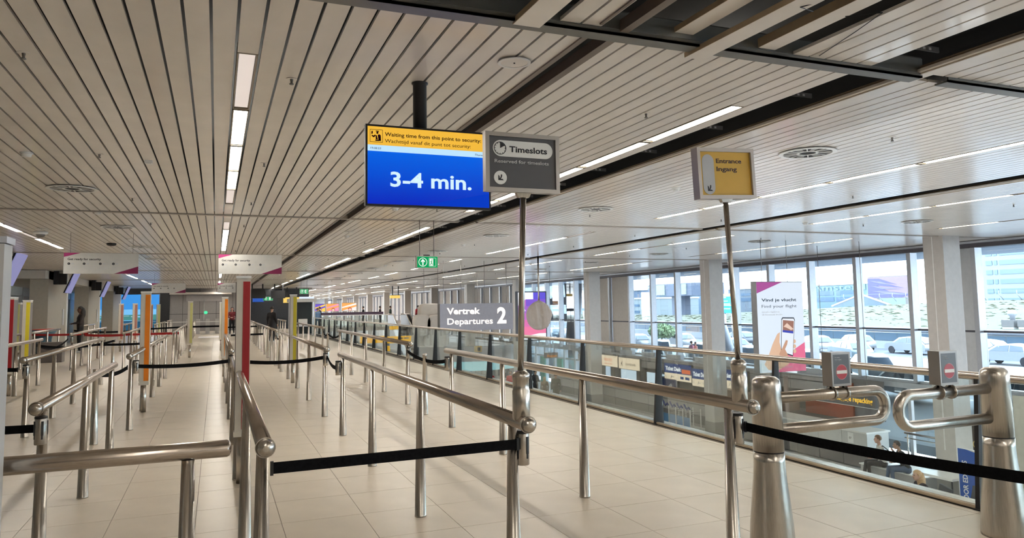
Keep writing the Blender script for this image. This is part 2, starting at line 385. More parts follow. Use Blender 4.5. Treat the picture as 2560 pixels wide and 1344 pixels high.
# ================================================================ LEFT WALLS AND PIERS, END WALL
b = MB(); b.box(-9.7, -9.6, -16, 78, 0, 3.95); wl_ = struct('wall_left', b, mat('left_wall_paint', (.52, .48, .41), .6))
PIERM = mat('pier_paint', (.42, .385, .32), .55)
for k, (ya, yb) in enumerate(((34.5, 38.4), (44.6, 48.5), (54.7, 58.6), (64.8, 68.7))):
    o = MB().box(-6.95, -6.3, ya, yb, 0, 3.3, 0).box(-6.96, -6.29, yb, yb+.35, 0, 3.3, 1).box(-6.29, -6.27, ya+3.0, ya+3.3, 1.05, 1.75, 2).build('trim_%d' % (k+1), [PIERM, WHITE, LGREY], kind='structure')
b = MB(); b.box(-9.7, 21.2, -16.1, -16, -3.6, 3.95); struct('wall_rear_unseen', b, mat('rear_wall_paint', (.34, .31, .27), .6))  # unseen wall added behind the camera to keep sky light off the signs
# drop bulkhead on the left
b = MB().box(-9.6, -6.3, 33.8, 78, 2.95, 3.28, 0); b.build('trim_5', mat('bulkhead_paint', (.55, .53, .49), .5), kind='structure')
b = MB(); b.box(-3.3, 2.4, 62, 62.1, 0, 3.3, 0).box(-2.15, .42, 61.93, 61.98, 2.32, 2.78, 1)
for x in (-2.4, -1.2, 0, 1.2): b.box(x, x+.02, 61.99, 62, 0, 3.3, 2)
b.box(-3.3, 2.4, 61.985, 62, 1.32, 1.35, 2).box(-3.3, 1.1, 61.2, 62, 2.83, 3.0, 3)
struct('wall_back', b, [mat('end_wall_panels', (.30, .28, .27), .5), mat('pale_board', (.42, .40, .40), .5), INK, mat('cove', (.72, .66, .6), .5)])
MB().box(-4.0, -3.3, 61.8, 62, 0, 3.3).build('trim_6', BLACK, kind='structure')
MB().box(-9.7, -3.3, 62.0, 62.15, 0, 3.95).box(-3.3, 7.3, 62.15, 62.3, 3.25, 3.95).build('wall_end', mat('end_left_wall', (.2, .19, .18), .6), kind='structure')
# blue landscape light box
SKYP = em('blue_sky_print', (.05, .28, .72), 1.0); SKY2 = em('light_blue_print', (.18, .50, .85), 1.0); SEA = em('sea_green_print', (.08, .30, .28), .8); SEA2 = em('deep_blue_print', (.03, .12, .22), .7); FOAM = em('foam_print', (.45, .6, .7), .8)
t = thing('landscape_light_box', 'large backlit wall picture of blue sky over green coast at the hall end', 'light box', (-6.6, 61.5, 0))
FR = frame((0, 0, 0)); bb = MB()
bb.rect(FR, -2.9, 2.6, 1.75, 2.85, .03, 0).rect(FR, -2.9, 2.6, 1.35, 1.75, .03, 1).rect(FR, -2.9, 2.6, .95, 1.35, .03, 2).rect(FR, -2.9, 2.6, .2, .95, .03, 3)
rr = random.Random(3)
for q in range(26):
    x = rr.uniform(-2.8, 2.1); y = rr.uniform(.3, 1.3); bb.pill(FR, x, x+rr.uniform(.2, .8), y, y+rr.uniform(.02, .07), .004, rr.choice([2, 4, 1]), .03)
bb.build('picture', [SKYP, SKY2, SEA, SEA2, FOAM], t); MB().box(-2.95, 2.65, .0, .1, .12, 2.9).build('casing', STEELD, t)
# ================================================================ GLASS BALUSTRADE
def bal_x(y): return 5.40+.0115*(y-4)
t = thing('glass_balustrade', 'long glass balustrade with steel top rail and black fins along the floor edge', 'balustrade', (0, 0, 0))
MB().tube([(bal_x(y)+.08, y, 1.0) for y in (-15.9, 0, 10, 20, 30, 60)], .032, 14).build('top_rail', STEELR, t)
def slab(b, xa, xb, ya, yb, z0, z1, m=0): b.hexa([(bal_x(ya)+xa, ya, z0), (bal_x(ya)+xb, ya, z0), (bal_x(yb)+xa, yb, z0), (bal_x(yb)+xb, yb, z0), (bal_x(ya)+xa, ya, z1), (bal_x(ya)+xb, ya, z1), (bal_x(yb)+xa, yb, z1), (bal_x(yb)+xb, yb, z1)], m); return b
b = MB(); slab(b, .0, .10, -15.9, 60, .004, .030, 0); slab(b, .01, .2, -15.9, 60, -.25, .003, 1); slab(b, .02, .14, -15.9, 60, .030, .034, 2); b.build('base_rail', [mat('warm_steel_base', (.62, .52, .40), .3, .8), INK, STEEL], t)
fy = [4-2.257*k for k in range(8, 0, -1)]+[4.0+2.257*k for k in range(25)]
for k, y in enumerate(fy):
    x = bal_x(y)
    b = MB(); b.poly(lambda a, c, d=0, x=x, y=y: Vector((x+a, y-d, c)), [(-.02, 0), (.12, 0), (.11, .98), (.055, .98)], .035); b.box(x-.03, x+.13, y-.05, y+.012, 0, .01)
    b.build('post', FINM, t)
    y2 = fy[k+1] if k+1 < len(fy) else y+2.2
    b = MB(); slab(b, .085, .097, y+.03, y2-.06, .036, .97, 0); b.build('glass_panel', GLB, t)
    b = MB(); slab(b, .083, .099, y+.012, y+.03, .036, .97, 0); b.build('clamp_strip', ALU, t)
# ================================================================ QUEUE HANDRAILS
def rx(x0, y): return x0*(1+.0045*(y-4))
ZR = 1.0
POST = MB().lathe([(.046, 0), (.046, .01), (.0445, .012), (.026, .965)], n=18).mesh('post', STEEL)
FOOT = None
def cassette_mesh():
    b = MB(); b.lathe([(.034, 0), (.036, .004), (.036, .168), (.034, .172)], n=20, m=0).lathe([(.038, .165), (.038, .178), (.03, .182)], n=20, m=1)
    for a in (0, PI/2, PI, 1.5*PI):
        c, s_ = math.cos(a), math.sin(a)
        b.hexa([Vector((c*(.034 if q & 2 == 0 else .040)-s_*(.007 if q & 1 else -.007), s_*(.034 if q & 2 == 0 else .040)+c*(.007 if q & 1 else -.007), .06 if q < 4 else .15)) for q in range(8)], 1)
        b.hexa([Vector((c*(.030 if q & 2 == 0 else .0375)-s_*(.005 if q & 1 else -.005), s_*(.030 if q & 2 == 0 else .0375)+c*(.005 if q & 1 else -.005), .035 if q < 4 else .06)) for q in range(8)], 1)
    return b.mesh('belt_cassette', [STEEL, BLACK])
CAS = cassette_mesh()
def railing(x0, ya, yb, label, pa=.22, pb=.25, sp=1.92, near_ball=True, far_ball=False, cas=()):
    xa, xb = rx(x0, ya), rx(x0, yb)
    t = thing('handrail', label, 'handrail', (xa, ya, 0), 0, 'queue handrails')
    dx = xb-xa; L = yb-ya
    b = MB(); b.tube([(0, 0, ZR), (dx, L, ZR)], .037, 18)
    b.tube([(dx, L, ZR), (dx, L+.02, ZR), (dx, L+.03, ZR)], [.037, .030, .012], 18, caps=True)
    if not near_ball: b.tube([(0, -.03, ZR), (0, -.02, ZR), (0, 0, ZR)], [.012, .03, .037], 18)
    b.build('rail', STEELR, t)
    if near_ball: MB().tube([(0, -.012, ZR), (0, .002, ZR)], .0435, 22).tube([(0, -.040, ZR), (0, -.032, ZR), (0, -.012, ZR)], [.012, .030, .041], 22).build('end_cap', STEEL, t)
    n = max(1, round((L-pa-pb)/sp))
    for k in range(n+1):
        y = pa+(L-pa-pb)*k/n
        put('post', POST, t, loc=(dx*y/L, y, 0))
    for (y, side) in cas:
        put('belt_cassette', CAS, t, loc=(dx*(y-ya)/L+side[0], y-ya+side[1], .755), rz=.4)
        b = MB().box(-.012, .012, -.012, .012, .80, .86); b.hexa  # bracket between post and cassette
        MB().tube([(dx*(y-ya)/L, y-ya, .83), (dx*(y-ya)/L+side[0]*.6, y-ya+side[1]*.6, .83)], .012, 8).build('bracket', STEELD, t)
    return t
RN = {2.865: 'row beside the glass', 1.475: 'second row from the glass', .21: 'row right of the open lane', -1.03: 'row left of the open lane', -2.2: 'second row left of the open lane', -3.4: 'third row left of the open lane', -4.7: 'leftmost row'}
ORD = ['nearest segment', 'segment after the first gap', 'third segment from the camera', 'fourth segment from the camera', 'farthest segment']
SEG = {2.865: [(3.44, 9.75), (11.85, 20.2), (23.5, 32.5), (39.5, 45.5)], 1.475: [(3.47, 9.80), (11.1, 20.1), (21.8, 33.6), (34.6, 44)],
       .21: [(3.43, 9.8), (11.5, 21.8), (23.4, 34.5), (37.5, 45), (47, 53.5)], -1.03: [(5.45, 9.45), (11.1, 19.7), (23.1, 34.5), (38.5, 53.5)],
       -2.2: [(11.1, 18.9), (23.2, 32), (36.3, 45), (47.5, 53.5)], -3.4: [(14.5, 19.4), (23.4, 31.3), (36.3, 43)], -4.7: [(17, 25), (26.3, 31.1), (36.2, 41)]}
CASS = {(2.865, 0): [(3.66, (.062, .0)), (9.5, (-.06, .0))], (1.475, 0): [(3.69, (.06, .0)), (9.55, (-.06, .0))], (1.475, 1): [(11.32, (0, -.06))], (2.865, 1): [(12.07, (0, -.06))],
        (-1.03, 0): [(5.67, (0, -.06))], (-1.03, 1): [(11.32, (.06, 0))], (.21, 1): [(11.72, (0, -.06))], (-2.2, 0): [(11.32, (0, -.06))], (-3.4, 1): [(23.6, (0, -.06))], (.21, 2): [(23.6, (0, -.06))], (1.475, 2): [(22.0, (0, -.06))]}
SPEC = {(2.865, 0): 'handrail segment carrying the yellow entrance sign at its near end', (1.475, 0): 'handrail segment carrying the grey timeslots sign at its near end',
        (.21, 0): 'short wide handrail segment running beside the near red-striped column', (-1.03, 0): 'handrail segment with the low black belt at its near end, left foreground',
        (-1.03, 1): 'handrail segment starting in front of the orange-striped column'}
for x0, segs in SEG.items():
    for k, (a, b_) in enumerate(segs):
        lab = SPEC.get((x0, k), 'steel handrail in the '+RN[x0]+', '+(ORD[k] if k else 'nearest segment'))
        railing(x0, a, b_, lab, cas=CASS.get((x0, k), ()))
# cross rail in the left foreground
t = thing('handrail', 'thick crosswise steel handrail in the left foreground beside the big column', 'handrail', (-.9, 3.49, 0), 0, 'queue handrails')
MB().tube([(-.9, 0, ZR), (.955, 0, ZR), (.965, 0, ZR), (.972, 0, ZR)], [.037, .037, .032, .018], 20).build('rail', STEELR, t)
put('post', POST, t, loc=(.80, 0, 0)); put('post', POST, t, loc=(-.75, 0, 0))
# free standing belt posts
SHORT = MB().lathe([(.046, 0), (.046, .01), (.0445, .012), (.030, .86), (.034, .865), (.034, .90), (.02, .905)], n=16).mesh('post', STEEL)
for x0, y, lab in ((3.0, 21.7, 'free belt post between the two far handrails of the balustrade row'), (1.62, 20.95, 'free belt post in the far gap of the second row from the balustrade'), (-1.35, 10.3, 'free belt post with a hanging black strap left of the orange-striped column'),
                  (-3.55, 13.3, 'free belt post in front of the far red-striped column'), (-2.32, 10.2, 'free belt post at the left gap of the second row'), (-2.4, 21.1, 'free belt post in the far gap of the second row left'), (2.92, 10.8, 'free belt post in the first gap of the balustrade row'),):
    t = thing('belt_post', lab, 'belt post', (x0, y, 0)); put('post', SHORT, t)
def belt(p0, p1, label, sag=.0, col=None, h=.052, ends=True, cat='queue belt'):
    p0, p1 = Vector(p0), Vector(p1); t = thing('queue_belt', label, cat, p0, 0, 'retractable queue belts')
    n = 14; d = p1-p0; side = Vector((-d.y, d.x, 0)).normalized()*.0012
    b = MB(); rows = []
    for k in range(n+1):
        s_ = k/n; c = d*s_; c.z -= sag*4*s_*(1-s_)
        rows.append(b.pts([c-side+Vector((0, 0, -h/2)), c+side+Vector((0, 0, -h/2)), c+side+Vector((0, 0, h/2)), c-side+Vector((0, 0, h/2))]))
    for k in range(n):
        a, e = rows[k], rows[k+1]
        for q in range(4): b.face([a+q, a+(q+1) % 4, e+(q+1) % 4, e+q])
    b.face([rows[0]+i for i in (3, 2, 1, 0)]); b.face([rows[-1]+i for i in range(4)])
    b.build('strap', col or BELT, t)
    if ends:
        dn = d.normalized()
        for q in (dn*.006, d-dn*.006): MB().box(q.x-.007, q.x+.007, q.y-.007, q.y+.007, q.z-h/2-.006, q.z+h/2+.006).build('end_clip', BLACK, t)
    return t
ZB = .875
belt((rx(.21, 3.66)+.035, 3.62, ZB-.005), (rx(1.475, 3.69)+.025, 3.66, ZB-.005), 'black belt stretched across the front between the near handrails', 0)
belt((rx(2.865, 3.66)+.10, 3.64, ZB-.02), (3.23, 1.95, ZB-.03), 'long black belt running past the steel gate bollards to the right edge', .02)
belt((-1.05, 5.63, ZB-.02), (-2.25, 5.7, ZB-.02), 'black belt leaving the near left handrail behind the big column', 0)
belt((-1.0, 11.3, ZB-.02), (rx(.21, 11.6)-.03, 11.62, ZB-.02), 'black belt across the long open lane in front of the orange-striped column', .03)
belt((rx(.21, 11.6)+.04, 11.62, ZB-.02), (rx(1.475, 11.3)-.02, 11.27, ZB), 'black belt behind the near red-striped column', .05)
belt((rx(1.475, 11.3)+.03, 11.27, ZB), (rx(1.475, 9.6)-.05, 9.62, ZB-.02), 'short sagging black belt closing the first gap of the second row', .06)
belt((rx(2.865, 9.6)+.0, 9.60, ZB), (rx(2.865, 12)-.02, 12.0, ZB), 'sagging black belt closing the first gap of the balustrade row', .08)
belt((rx(2.865, 20)+.0, 20.05, ZB), (3.0, 21.7, ZB), 'black belt closing the far gap of the balustrade row, nearer half', .08)
belt((3.0, 21.75, ZB), (rx(2.865, 23.6), 23.55, ZB), 'black belt closing the far gap of the balustrade row, farther half', .08)
belt((rx(1.475, 20)+.0, 19.9, ZB), (1.62, 20.95, ZB), 'black belt joining the yellow-striped column row to its free post', .1)
belt((1.62, 21.0, ZB), (rx(1.475, 22.), 21.95, ZB), 'tangled short black belt beyond the yellow-striped column', .1)
belt((-1.1, 11.25, ZB-.03), (-1.35, 10.35, ZB-.03), 'short sagging belt tied back left of the orange-striped column', .05)
belt((-1.37, 10.3, .86), (-1.37, 10.33, .50), 'black strap end hanging down from a free belt post', 0, h=.02, ends=False)
belt((-2.35, 11.2, ZB), (-3.55, 13.2, ZB), 'black belt at the foot of the far red-striped column on the left', .03)
belt((-2.45, 18.7, ZB), (-1.15, 19.2, ZB), 'thin black belt between two left rows in front of the orange-striped column', .02)
belt((-2.36, 21.1, ZB), (-3.72, 19.3, ZB), 'black belt near the blue bin on the left', .1)
belt((-3.75, 23.3, ZB), (-3.7, 19.3, ZB), 'sagging black belt beside the blue bin', .15)
belt((-1.2, 36, ZB), (.25, 36, ZB), 'black belt across the long open lane near its far end', .0, h=.08)
belt((-2.6, 33.5, ZB), (-1.2, 36, ZB), 'far black belt left of the long open lane', .0, h=.07)
belt((-5.2, 33.5, ZB), (-2.6, 34.5, ZB), 'far black belt between the left rows', .1, h=.07)
belt((.35, 33, ZB), (1.7, 33.9, ZB), 'far black belt right of the long open lane', .0, h=.06)
belt((.4, 22.6, ZB), (1.3, 23., ZB), 'short far black belt right of the near red-striped column', .0)
belt((-2.5, 26., ZB), (-1.1, 26.3, ZB), 'red belt between the left rows just right of the orange-striped column', .0, BELTR, .07)
belt((-3.9, 27, ZB), (-2.5, 26.4, ZB), 'red belt just left of the orange-striped column', .03, BELTR, .07)
belt((-6.0, 29.5, ZB), (-4.0, 28.5, ZB), 'red belt near the guard at the left pier', .03, BELTR, .07)
belt((-7.6, 31.5, ZB), (-6.1, 30.5, ZB), 'red belt behind the blue bin', .03, BELTR, .07)
# ================================================================ MARKER COLUMNS
def column(x, y, stripe, label, w=.125, dep=.10, top=1.9, z0=.44, side=None, mirror=False):
    t = thing('marker_column', label, 'column', (x, y, 0), 0, 'striped queue marker columns')
    b = MB().box(0, w, 0, dep, z0, top, 0).box(-.004, 0, .004, dep-.004, z0+.05, top-.04, 1).box(w, w+.003, .006, dep-.006, z0+.05, top-.04, 2); b.build('panel', [COLW, mat('dark_channel', (.05, .035, .03), .5), side or COLW], t)
    MB().box(w*.47, w*.97, -.004, .0, z0+.055, top-.035).build('colour_stripe', stripe, t)
    MB().box(-.006, w+.006, -.006, dep+.006, z0-.012, z0+.035).build('bottom_cap', COLW, t)
    MB().box(-.006, w+.006, -.006, dep+.006, top-.004, top+.018).build('top_cap', WHITE, t)
    MB().lathe([(.040, 0), (.037, .46)], (w/2, dep/2, 0), 16).build('post', STEEL, t)
    return t
column(.175, 7.36, RED, 'slim column with a red stripe rising beside the near centre handrail')
column(-1.12, 13.15, ORANGE, 'column with an orange stripe at the left edge of the open lane', w=.14)
column(1.50, 16.7, mat('olive_yellow_stripe', (.55, .45, .02), .4), 'column with a yellow stripe in the second row from the balustrade', w=.14, side=COLG)
column(-3.78, 16.9, RED, 'column with a red stripe and grey side behind the big foreground column', w=.13, dep=.30, side=COLG)
column(-4.42, 21.3, YELLOW, 'column with a bright yellow stripe left of the blue bin', w=.16, dep=.25, side=COLG)
column(-5.60, 26.0, PALEY, 'column with a pale yellow edge half hidden behind the bright yellow one', w=.14, dep=.6, side=COLG)
column(-3.65, 33.5, DUSTY, 'distant dusty red striped column left of the wall picture, left one', w=.17)
column(-3.10, 33.0, DUSTY, 'distant column with a dusty red stripe, the right one of the pair', w=.17)
column(-2.90, 38.0, DUSTY, 'distant column with a dusty red stripe just right of the orange-striped one', w=.17)
column(-2.62, 38.6, PALEY, 'distant column with a pale yellow stripe in front of the blue picture', w=.16)
column(-.90, 27.5, PALEY, 'column with a pale yellow stripe left of the far open lane', w=.16)
column(.13, 19.2, ORANGE, 'far column with an orange stripe beside the walking woman', w=.14)
column(.13, 31.5, PALEY, 'far column with a pale yellow stripe just left of the walking woman', w=.14)
# big cropped foreground column
t = thing('marker_column', 'big pale grey column cut by the left edge of the picture', 'column', (-1.02, 3.30, 0))
MB().box(0, .268, 0, .12, .30, 1.865).build('panel', mat('pale_grey_column', (.45, .44, .43), .4), t)
MB().box(-.004, .276, -.006, .125, 1.868, 1.893).build('top_cap', mat('cap_metal', (.5, .52, .58), .35, .3), t); MB().lathe([(.05, 0), (.045, .3)], (.13, .06, 0)).build('post', STEEL, t)
MB().box(.01, .258, .01, .11, .28, .30).build('bottom_cap', COLW, t)
# ================================================================ SIGN POLES
def board(t, x0, x1, z0, z1, y, fm_, face, fr=.022, dep=.045):
    b = MB(); b.box(x0, x0+fr, y, y+dep, z0, z1).box(x1-fr, x1, y, y+dep, z0, z1).box(x0+fr, x1-fr, y, y+dep, z0, z0+fr).box(x0+fr, x1-fr, y, y+dep, z1-fr, z1); b.build('frame', fm_, t)
    MB().box(x0+fr, x1-fr, y+.010, y+dep-.006, z0+fr, z1-fr).build('face', face, t)
def arrow(b, F, cx, cy, s, m=0, base=0.):      # curved arrow pointing down left
    pts = [(-.55, .55), (-.55, -.55), (.6, -.55), (.38, -.28), (-.02, -.26), (.22, .1), (.28, .42), (.28, .62), (0, .62), (0, .3), (-.12, .02), (-.27, -.16), (-.28, .25)]
    return b.poly(F, [(cx+x*s, cy+y*s) for x, y in pts], .001, m, base)
def sign_pole(x, y, zt, lean, label):
    t = thing('sign_stand', label, 'sign', (x, y, 0))
    MB().lathe([(.032, 0), (.046, .02), (.046, .16), (.043, .165), (.043, .22), (.046, .222), (.046, .245), (.030, .262), (.016, .265)], (0, 0, 1.0), 22).build('socket', STEEL, t)
    MB().cyl((0, 0, 1.26), (lean, 0, zt), .016, .016, 14).build('pole', STEEL, t)
    MB().hexa([(lean-.03, -.012, zt), (lean+.03, -.012, zt), (lean-.03, .012, zt), (lean+.03, .012, zt), (lean-.045, -.018, zt+.03), (lean+.045, -.018, zt+.03), (lean-.045, .018, zt+.03), (lean+.045, .018, zt+.03)]).build('bracket', STEEL, t)
    return t
t = sign_pole(1.475, 3.56, 2.17, .03, 'grey timeslots sign on a thin steel pole standing on the handrail end')
board(t, -.19, .235, 2.195, 2.51, -.03, SIGNF, GREYS)
F = frame((-.172, -.021, 2.213)); WF, HF = .389, .279
b = MB(); b.pill(F, .03*WF*2.2, .95*WF, .605*HF, .915*HF).build('pill', OFFW, t)
b = MB(); cx, cy = .17*WF, .76*HF; b.ringp(F, cx, cy, .0345, .0035, .001, 0, .0022).disc(F, cx, cy, .030, .001, 0, .0022, 8, PI/2-PI/3, PI/2)
for q in range(12):
    a = q*PI/6; b.poly(F, [(cx+math.cos(a+e)*r, cy+math.sin(a+e)*r) for r, e in ((.026, -.05), (.032, -.05), (.032, .05), (.026, .05))], .001, 0, .0022)
b.text(F, 'Timeslots', .305*WF, .70*HF, .115*HF, .56*WF, 0, .0022, .001, .022); b.build('lettering', INK, t)
MB().text(F, 'Reserved for timeslots', .09*WF, .485*HF, .068*HF, .80*WF, 0, .0, .0015, .012).build('lettering', LGREY, t)
MB().disc(F, .17*WF, .20*HF, .036).build('roundel', OFFW, t); arrow(MB(), F, .175*WF, .20*HF, .026, 0, .0022).build('arrow', INK, t)
t = sign_pole(2.868, 3.56, 2.195, -.045, 'yellow entrance sign on a leaning steel pole beside the gate')
sg = put('sign_board', None, t, loc=(-.042, 0, 2.215)); sg.rotation_euler.y = -.042
bm_ = MB(); fr = .022
x0, x1, z0, z1, y, dep = -.207, .207, 0, .305, -.03, .06
bm_.box(x0, x0+fr, y, y+dep, z0, z1).box(x1-fr, x1, y, y+dep, z0, z1).box(x0+fr, x1-fr, y, y+dep, z0, z0+fr).box(x0+fr, x1-fr, y, y+dep, z1-fr, z1)
bm_.build('frame', mat('pale_sign_frame', (.48, .44, .41), .4, .3), sg); MB().box(x0+fr, x1-fr, y+.014, y+dep-.006, z0+fr, z1-fr).build('face', SIGNY, sg)
F = frame((x0+fr, y+.014, z0+fr)); WF, HF = .370, .261
MB().pill(F, .045*WF, .275*WF, .02*HF, .94*HF).build('pill', mat('grey_white_print', (.50, .51, .53), .5), sg)
MB().text(F, 'Ingang', .325*WF, .56*HF, .105*HF, .40*WF, 0, 0, .0015, .015).build('lettering', mat('brown_black_print', (.035, .008, .01), .5), sg); MB().text(F, 'Entrance', .325*WF, .745*HF, .105*HF, .50*WF, 0, 0, .0015, .015).build('lettering', mat('brown_black_print', (.035, .008, .01), .5), sg); arrow(MB(), F, .17*WF, .16*HF, .030, 0, .0022).build('arrow', INK, sg)
# ================================================================ WAITING TIME SCREEN
t = thing('display_screen', 'large blue and yellow waiting time screen hanging from a black ceiling pole', 'screen', (.985, 5.25, 2.335))
WS, HS = .965, .60
MB().box(0, WS, 0, .05, 0, HS).box(.1, WS-.1, .05, .09, .1, HS-.1).build('casing', BLACK, t)
MB().lathe([(.052, HS-.03), (.052, .953), (.062, .955), (.062, .963)], (.425, .07, 0), 24).build('pole', BLACK, t)
def screen_mat(name, c0, c1, s=1.):
    m = bpy.data.materials.new(name); m.use_nodes = True; nt = m.node_tree; b = nt.nodes['Principled BSDF']; b.inputs['Roughness'].default_value = .4; b.inputs['Specular IOR Level'].default_value = .2
    tc_ = nt.nodes.new('ShaderNodeTexCoord'); sp = nt.nodes.new('ShaderNodeSeparateXYZ'); r = nt.nodes.new('ShaderNodeValToRGB'); mr = nt.nodes.new('ShaderNodeMapRange')
    mr.inputs['From Min'].default_value = 0; mr.inputs['From Max'].default_value = .4
    nt.links.new(tc_.outputs['Object'], sp.inputs[0]); nt.links.new(sp.outputs['Z'], mr.inputs['Value']); nt.links.new(mr.outputs[0], r.inputs[0])
    r.color_ramp.elements[0].color = tuple(c0)+(1,); r.color_ramp.elements[1].color = tuple(c1)+(1,); s *= 2**-EXPO
    nt.links.new(r.outputs[0], b.inputs['Emission Color']); b.inputs['Emission Strength'].default_value = s; b.inputs['Base Color'].default_value = (0, 0, 0, 1)
    return m
F = frame((.015, 0, .015)); WF, HF = WS-.03, HS-.03
EYEL = em('screen_yellow', (.90, .50, .05), .9); ECY = em('screen_pale_blue', (.50, .76, 1.), .95); EW = em('screen_white_text', (.62, .82, 1), 1.); EDB = em('screen_blue_swirl', (.0, .045, .62), .8)
SDT = mat('screen_dark_text', (.03, .0, .01), .6, noise=0, spec=.1)
MB().rect(F, 0, WF, 0, .68*HF).build('screen', screen_mat('screen_blue_gradient', (.0, .012, .50), (.0, .12, .80)), t)
b = MB(); b.rect(F, 0, WF, .76*HF, HF, .002, 0).rect(F, 0, WF, .68*HF, .76*HF, .002, 1); b.build('header_band', [EYEL, ECY], t)
MB().poly(F, [(.42*WF, 0), (WF, .19*HF), (WF, .0)], .0005, 0, .002).build('swirl', EDB, t)
MB().text(F, 'Waiting time from this point to security:', .135*WF, .885*HF, .050*HF, .80*WF, 0, .002, .001, .014).build('lettering', SDT, t); MB().text(F, 'Wachttijd vanaf dit punt tot security:', .135*WF, .80*HF, .048*HF, .71*WF, 0, .002, .001).build('lettering', SDT, t)
MB().text(F, '19:08:53', .02*WF, .705*HF, .026*HF, .085*WF, 0, .002, .001, 0, False, .2).build('lettering', SDT, t); MB().text(F, 'Thursday,', .88*WF, .702*HF, .028*HF, .10*WF, 0, .002, .001, 0, False, .2).build('lettering', SDT, t)
b = MB()
# security officer pictogram
x0, y0, s_ = .018*WF, .795*HF, .165*HF
for r in ((0, 1, 0, .03), (0, 1, .97, 1), (0, .03, 0, 1), (.97, 1, 0, 1)): b.rect(F, x0+r[0]*s_, x0+r[1]*s_, y0+r[2]*s_, y0+r[3]*s_, .001, 0, .002)
for pg in ([(.42, .10), (.72, .10), (.72, .2), (.42, .2)], [(.45, .22), (.62, .22), (.52, .56), (.44, .52)], [(.68, .12), (.86, .12), (.84, .56), (.74, .64), (.60, .58)], [(.12, .48), (.3, .36), (.46, .52), (.40, .60), (.28, .50), (.16, .56)], [(.10, .62), (.22, .66), (.22, .86), (.12, .86)], [(.44, .84), (.72, .82), (.68, .90), (.46, .90)]):
    b.poly(F, [(x0+px*s_, y0+py*s_) for px, py in pg], .001, 0, .002)
b.disc(F, x0+.58*s_, y0+.74*s_, .085*s_, .001, 0, .002, 14)
b.build('pictogram', MATS['screen_dark_text'], t)
MB().text(F, '3-4 min.', .178*WF, .235*HF, .195*HF, .67*WF, 0, .003, .001, .022).build('lettering', EW, t)
# ================================================================ EXIT SIGNS
EG = em('exit_green', (.0, .30, .09), .9); EWH = em('exit_white', (.9, 1, .9), 1.)
def exit_sign(c, w, h, label, rods=True, detail=True, green=EG):
    t = thing('exit_sign', label, 'exit sign', c)
    MB().box(0, w, 0, .07, 0, h).build('casing', mat('beige_sign_casing', (.5, .46, .4), .5), t)
    F = frame((.015, 0, .015)); a, e = w-.03, h-.03
    MB().rect(F, 0, a, 0, e).build('face', green, t)
    b = MB(); cx, cy, r = a*.28, e*.5, e*.40
    b.ringp(F, cx, cy, r, r*.12, .001, 0, .002); b.poly(F, [(cx+x*r, cy+y*r) for x, y in ((-.12, -.75), (.12, -.75), (.12, .25), (.45, -.08), (.45, .22), (0, .72), (-.45, .22), (-.45, -.08), (-.12, .25))], .001, 0, .002)
    x0, x1, y0, y1 = a*.58, a*.92, e*.12, e*.88
    b.rect(F, x0, x1, y0, y0+e*.02, .001, 0, .002).rect(F, x0, x1, y1-e*.02, y1, .001, 0, .002).rect(F, x1-e*.02, x1, y0, y1, .001, 0, .002).rect(F, x0, x0+e*.02, y0, y1, .001, 0, .002)
    b.rect(F, x0+.1*(x1-x0), x0+.6*(x1-x0), y0+.06*e, y1-.06*e, .001, 0, .002); b.build('pictogram', EWH, t)
    b = MB(); q = lambda px, py: (x0+px*(x1-x0), y0+py*(y1-y0))
    b.disc(F, *q(.42, .78), .05*e, .0006, 0, .003, 10).poly(F, [q(.32, .70), q(.46, .68), (q(.42, .42)), q(.30, .42)], .0006, 0, .003).poly(F, [q(.30, .44), q(.42, .44), q(.56, .2), q(.48, .16)], .0006, 0, .003).poly(F, [q(.30, .44), q(.38, .4), q(.22, .12), q(.14, .16)], .0006, 0, .003).poly(F, [q(.34, .66), q(.30, .60), q(.14, .48), q(.12, .54)], .0006, 0, .003)
    b.build('running_man', green, t)
    if rods:
        for x in (w*.17, w*.82): MB().cyl((x, .035, h), (x, .035, HC-c[2]), .007, n=8).build('rod', STEELD, t)
    MB().box(w*.35, w*.62, .01, .06, h, h+.025).build('lamp_box', BLACK, t)
exit_sign((3.60, 13.9, 2.35), .44, .245, 'green emergency exit sign on two rods left of the timeslots pole')
exit_sign((4.45, 43.9, 2.45), .50, .30, 'small distant green exit sign above the yellow-striped column')
exit_sign((3.25, 58., 2.25), .7, .3, 'distant green exit sign below the black screens')
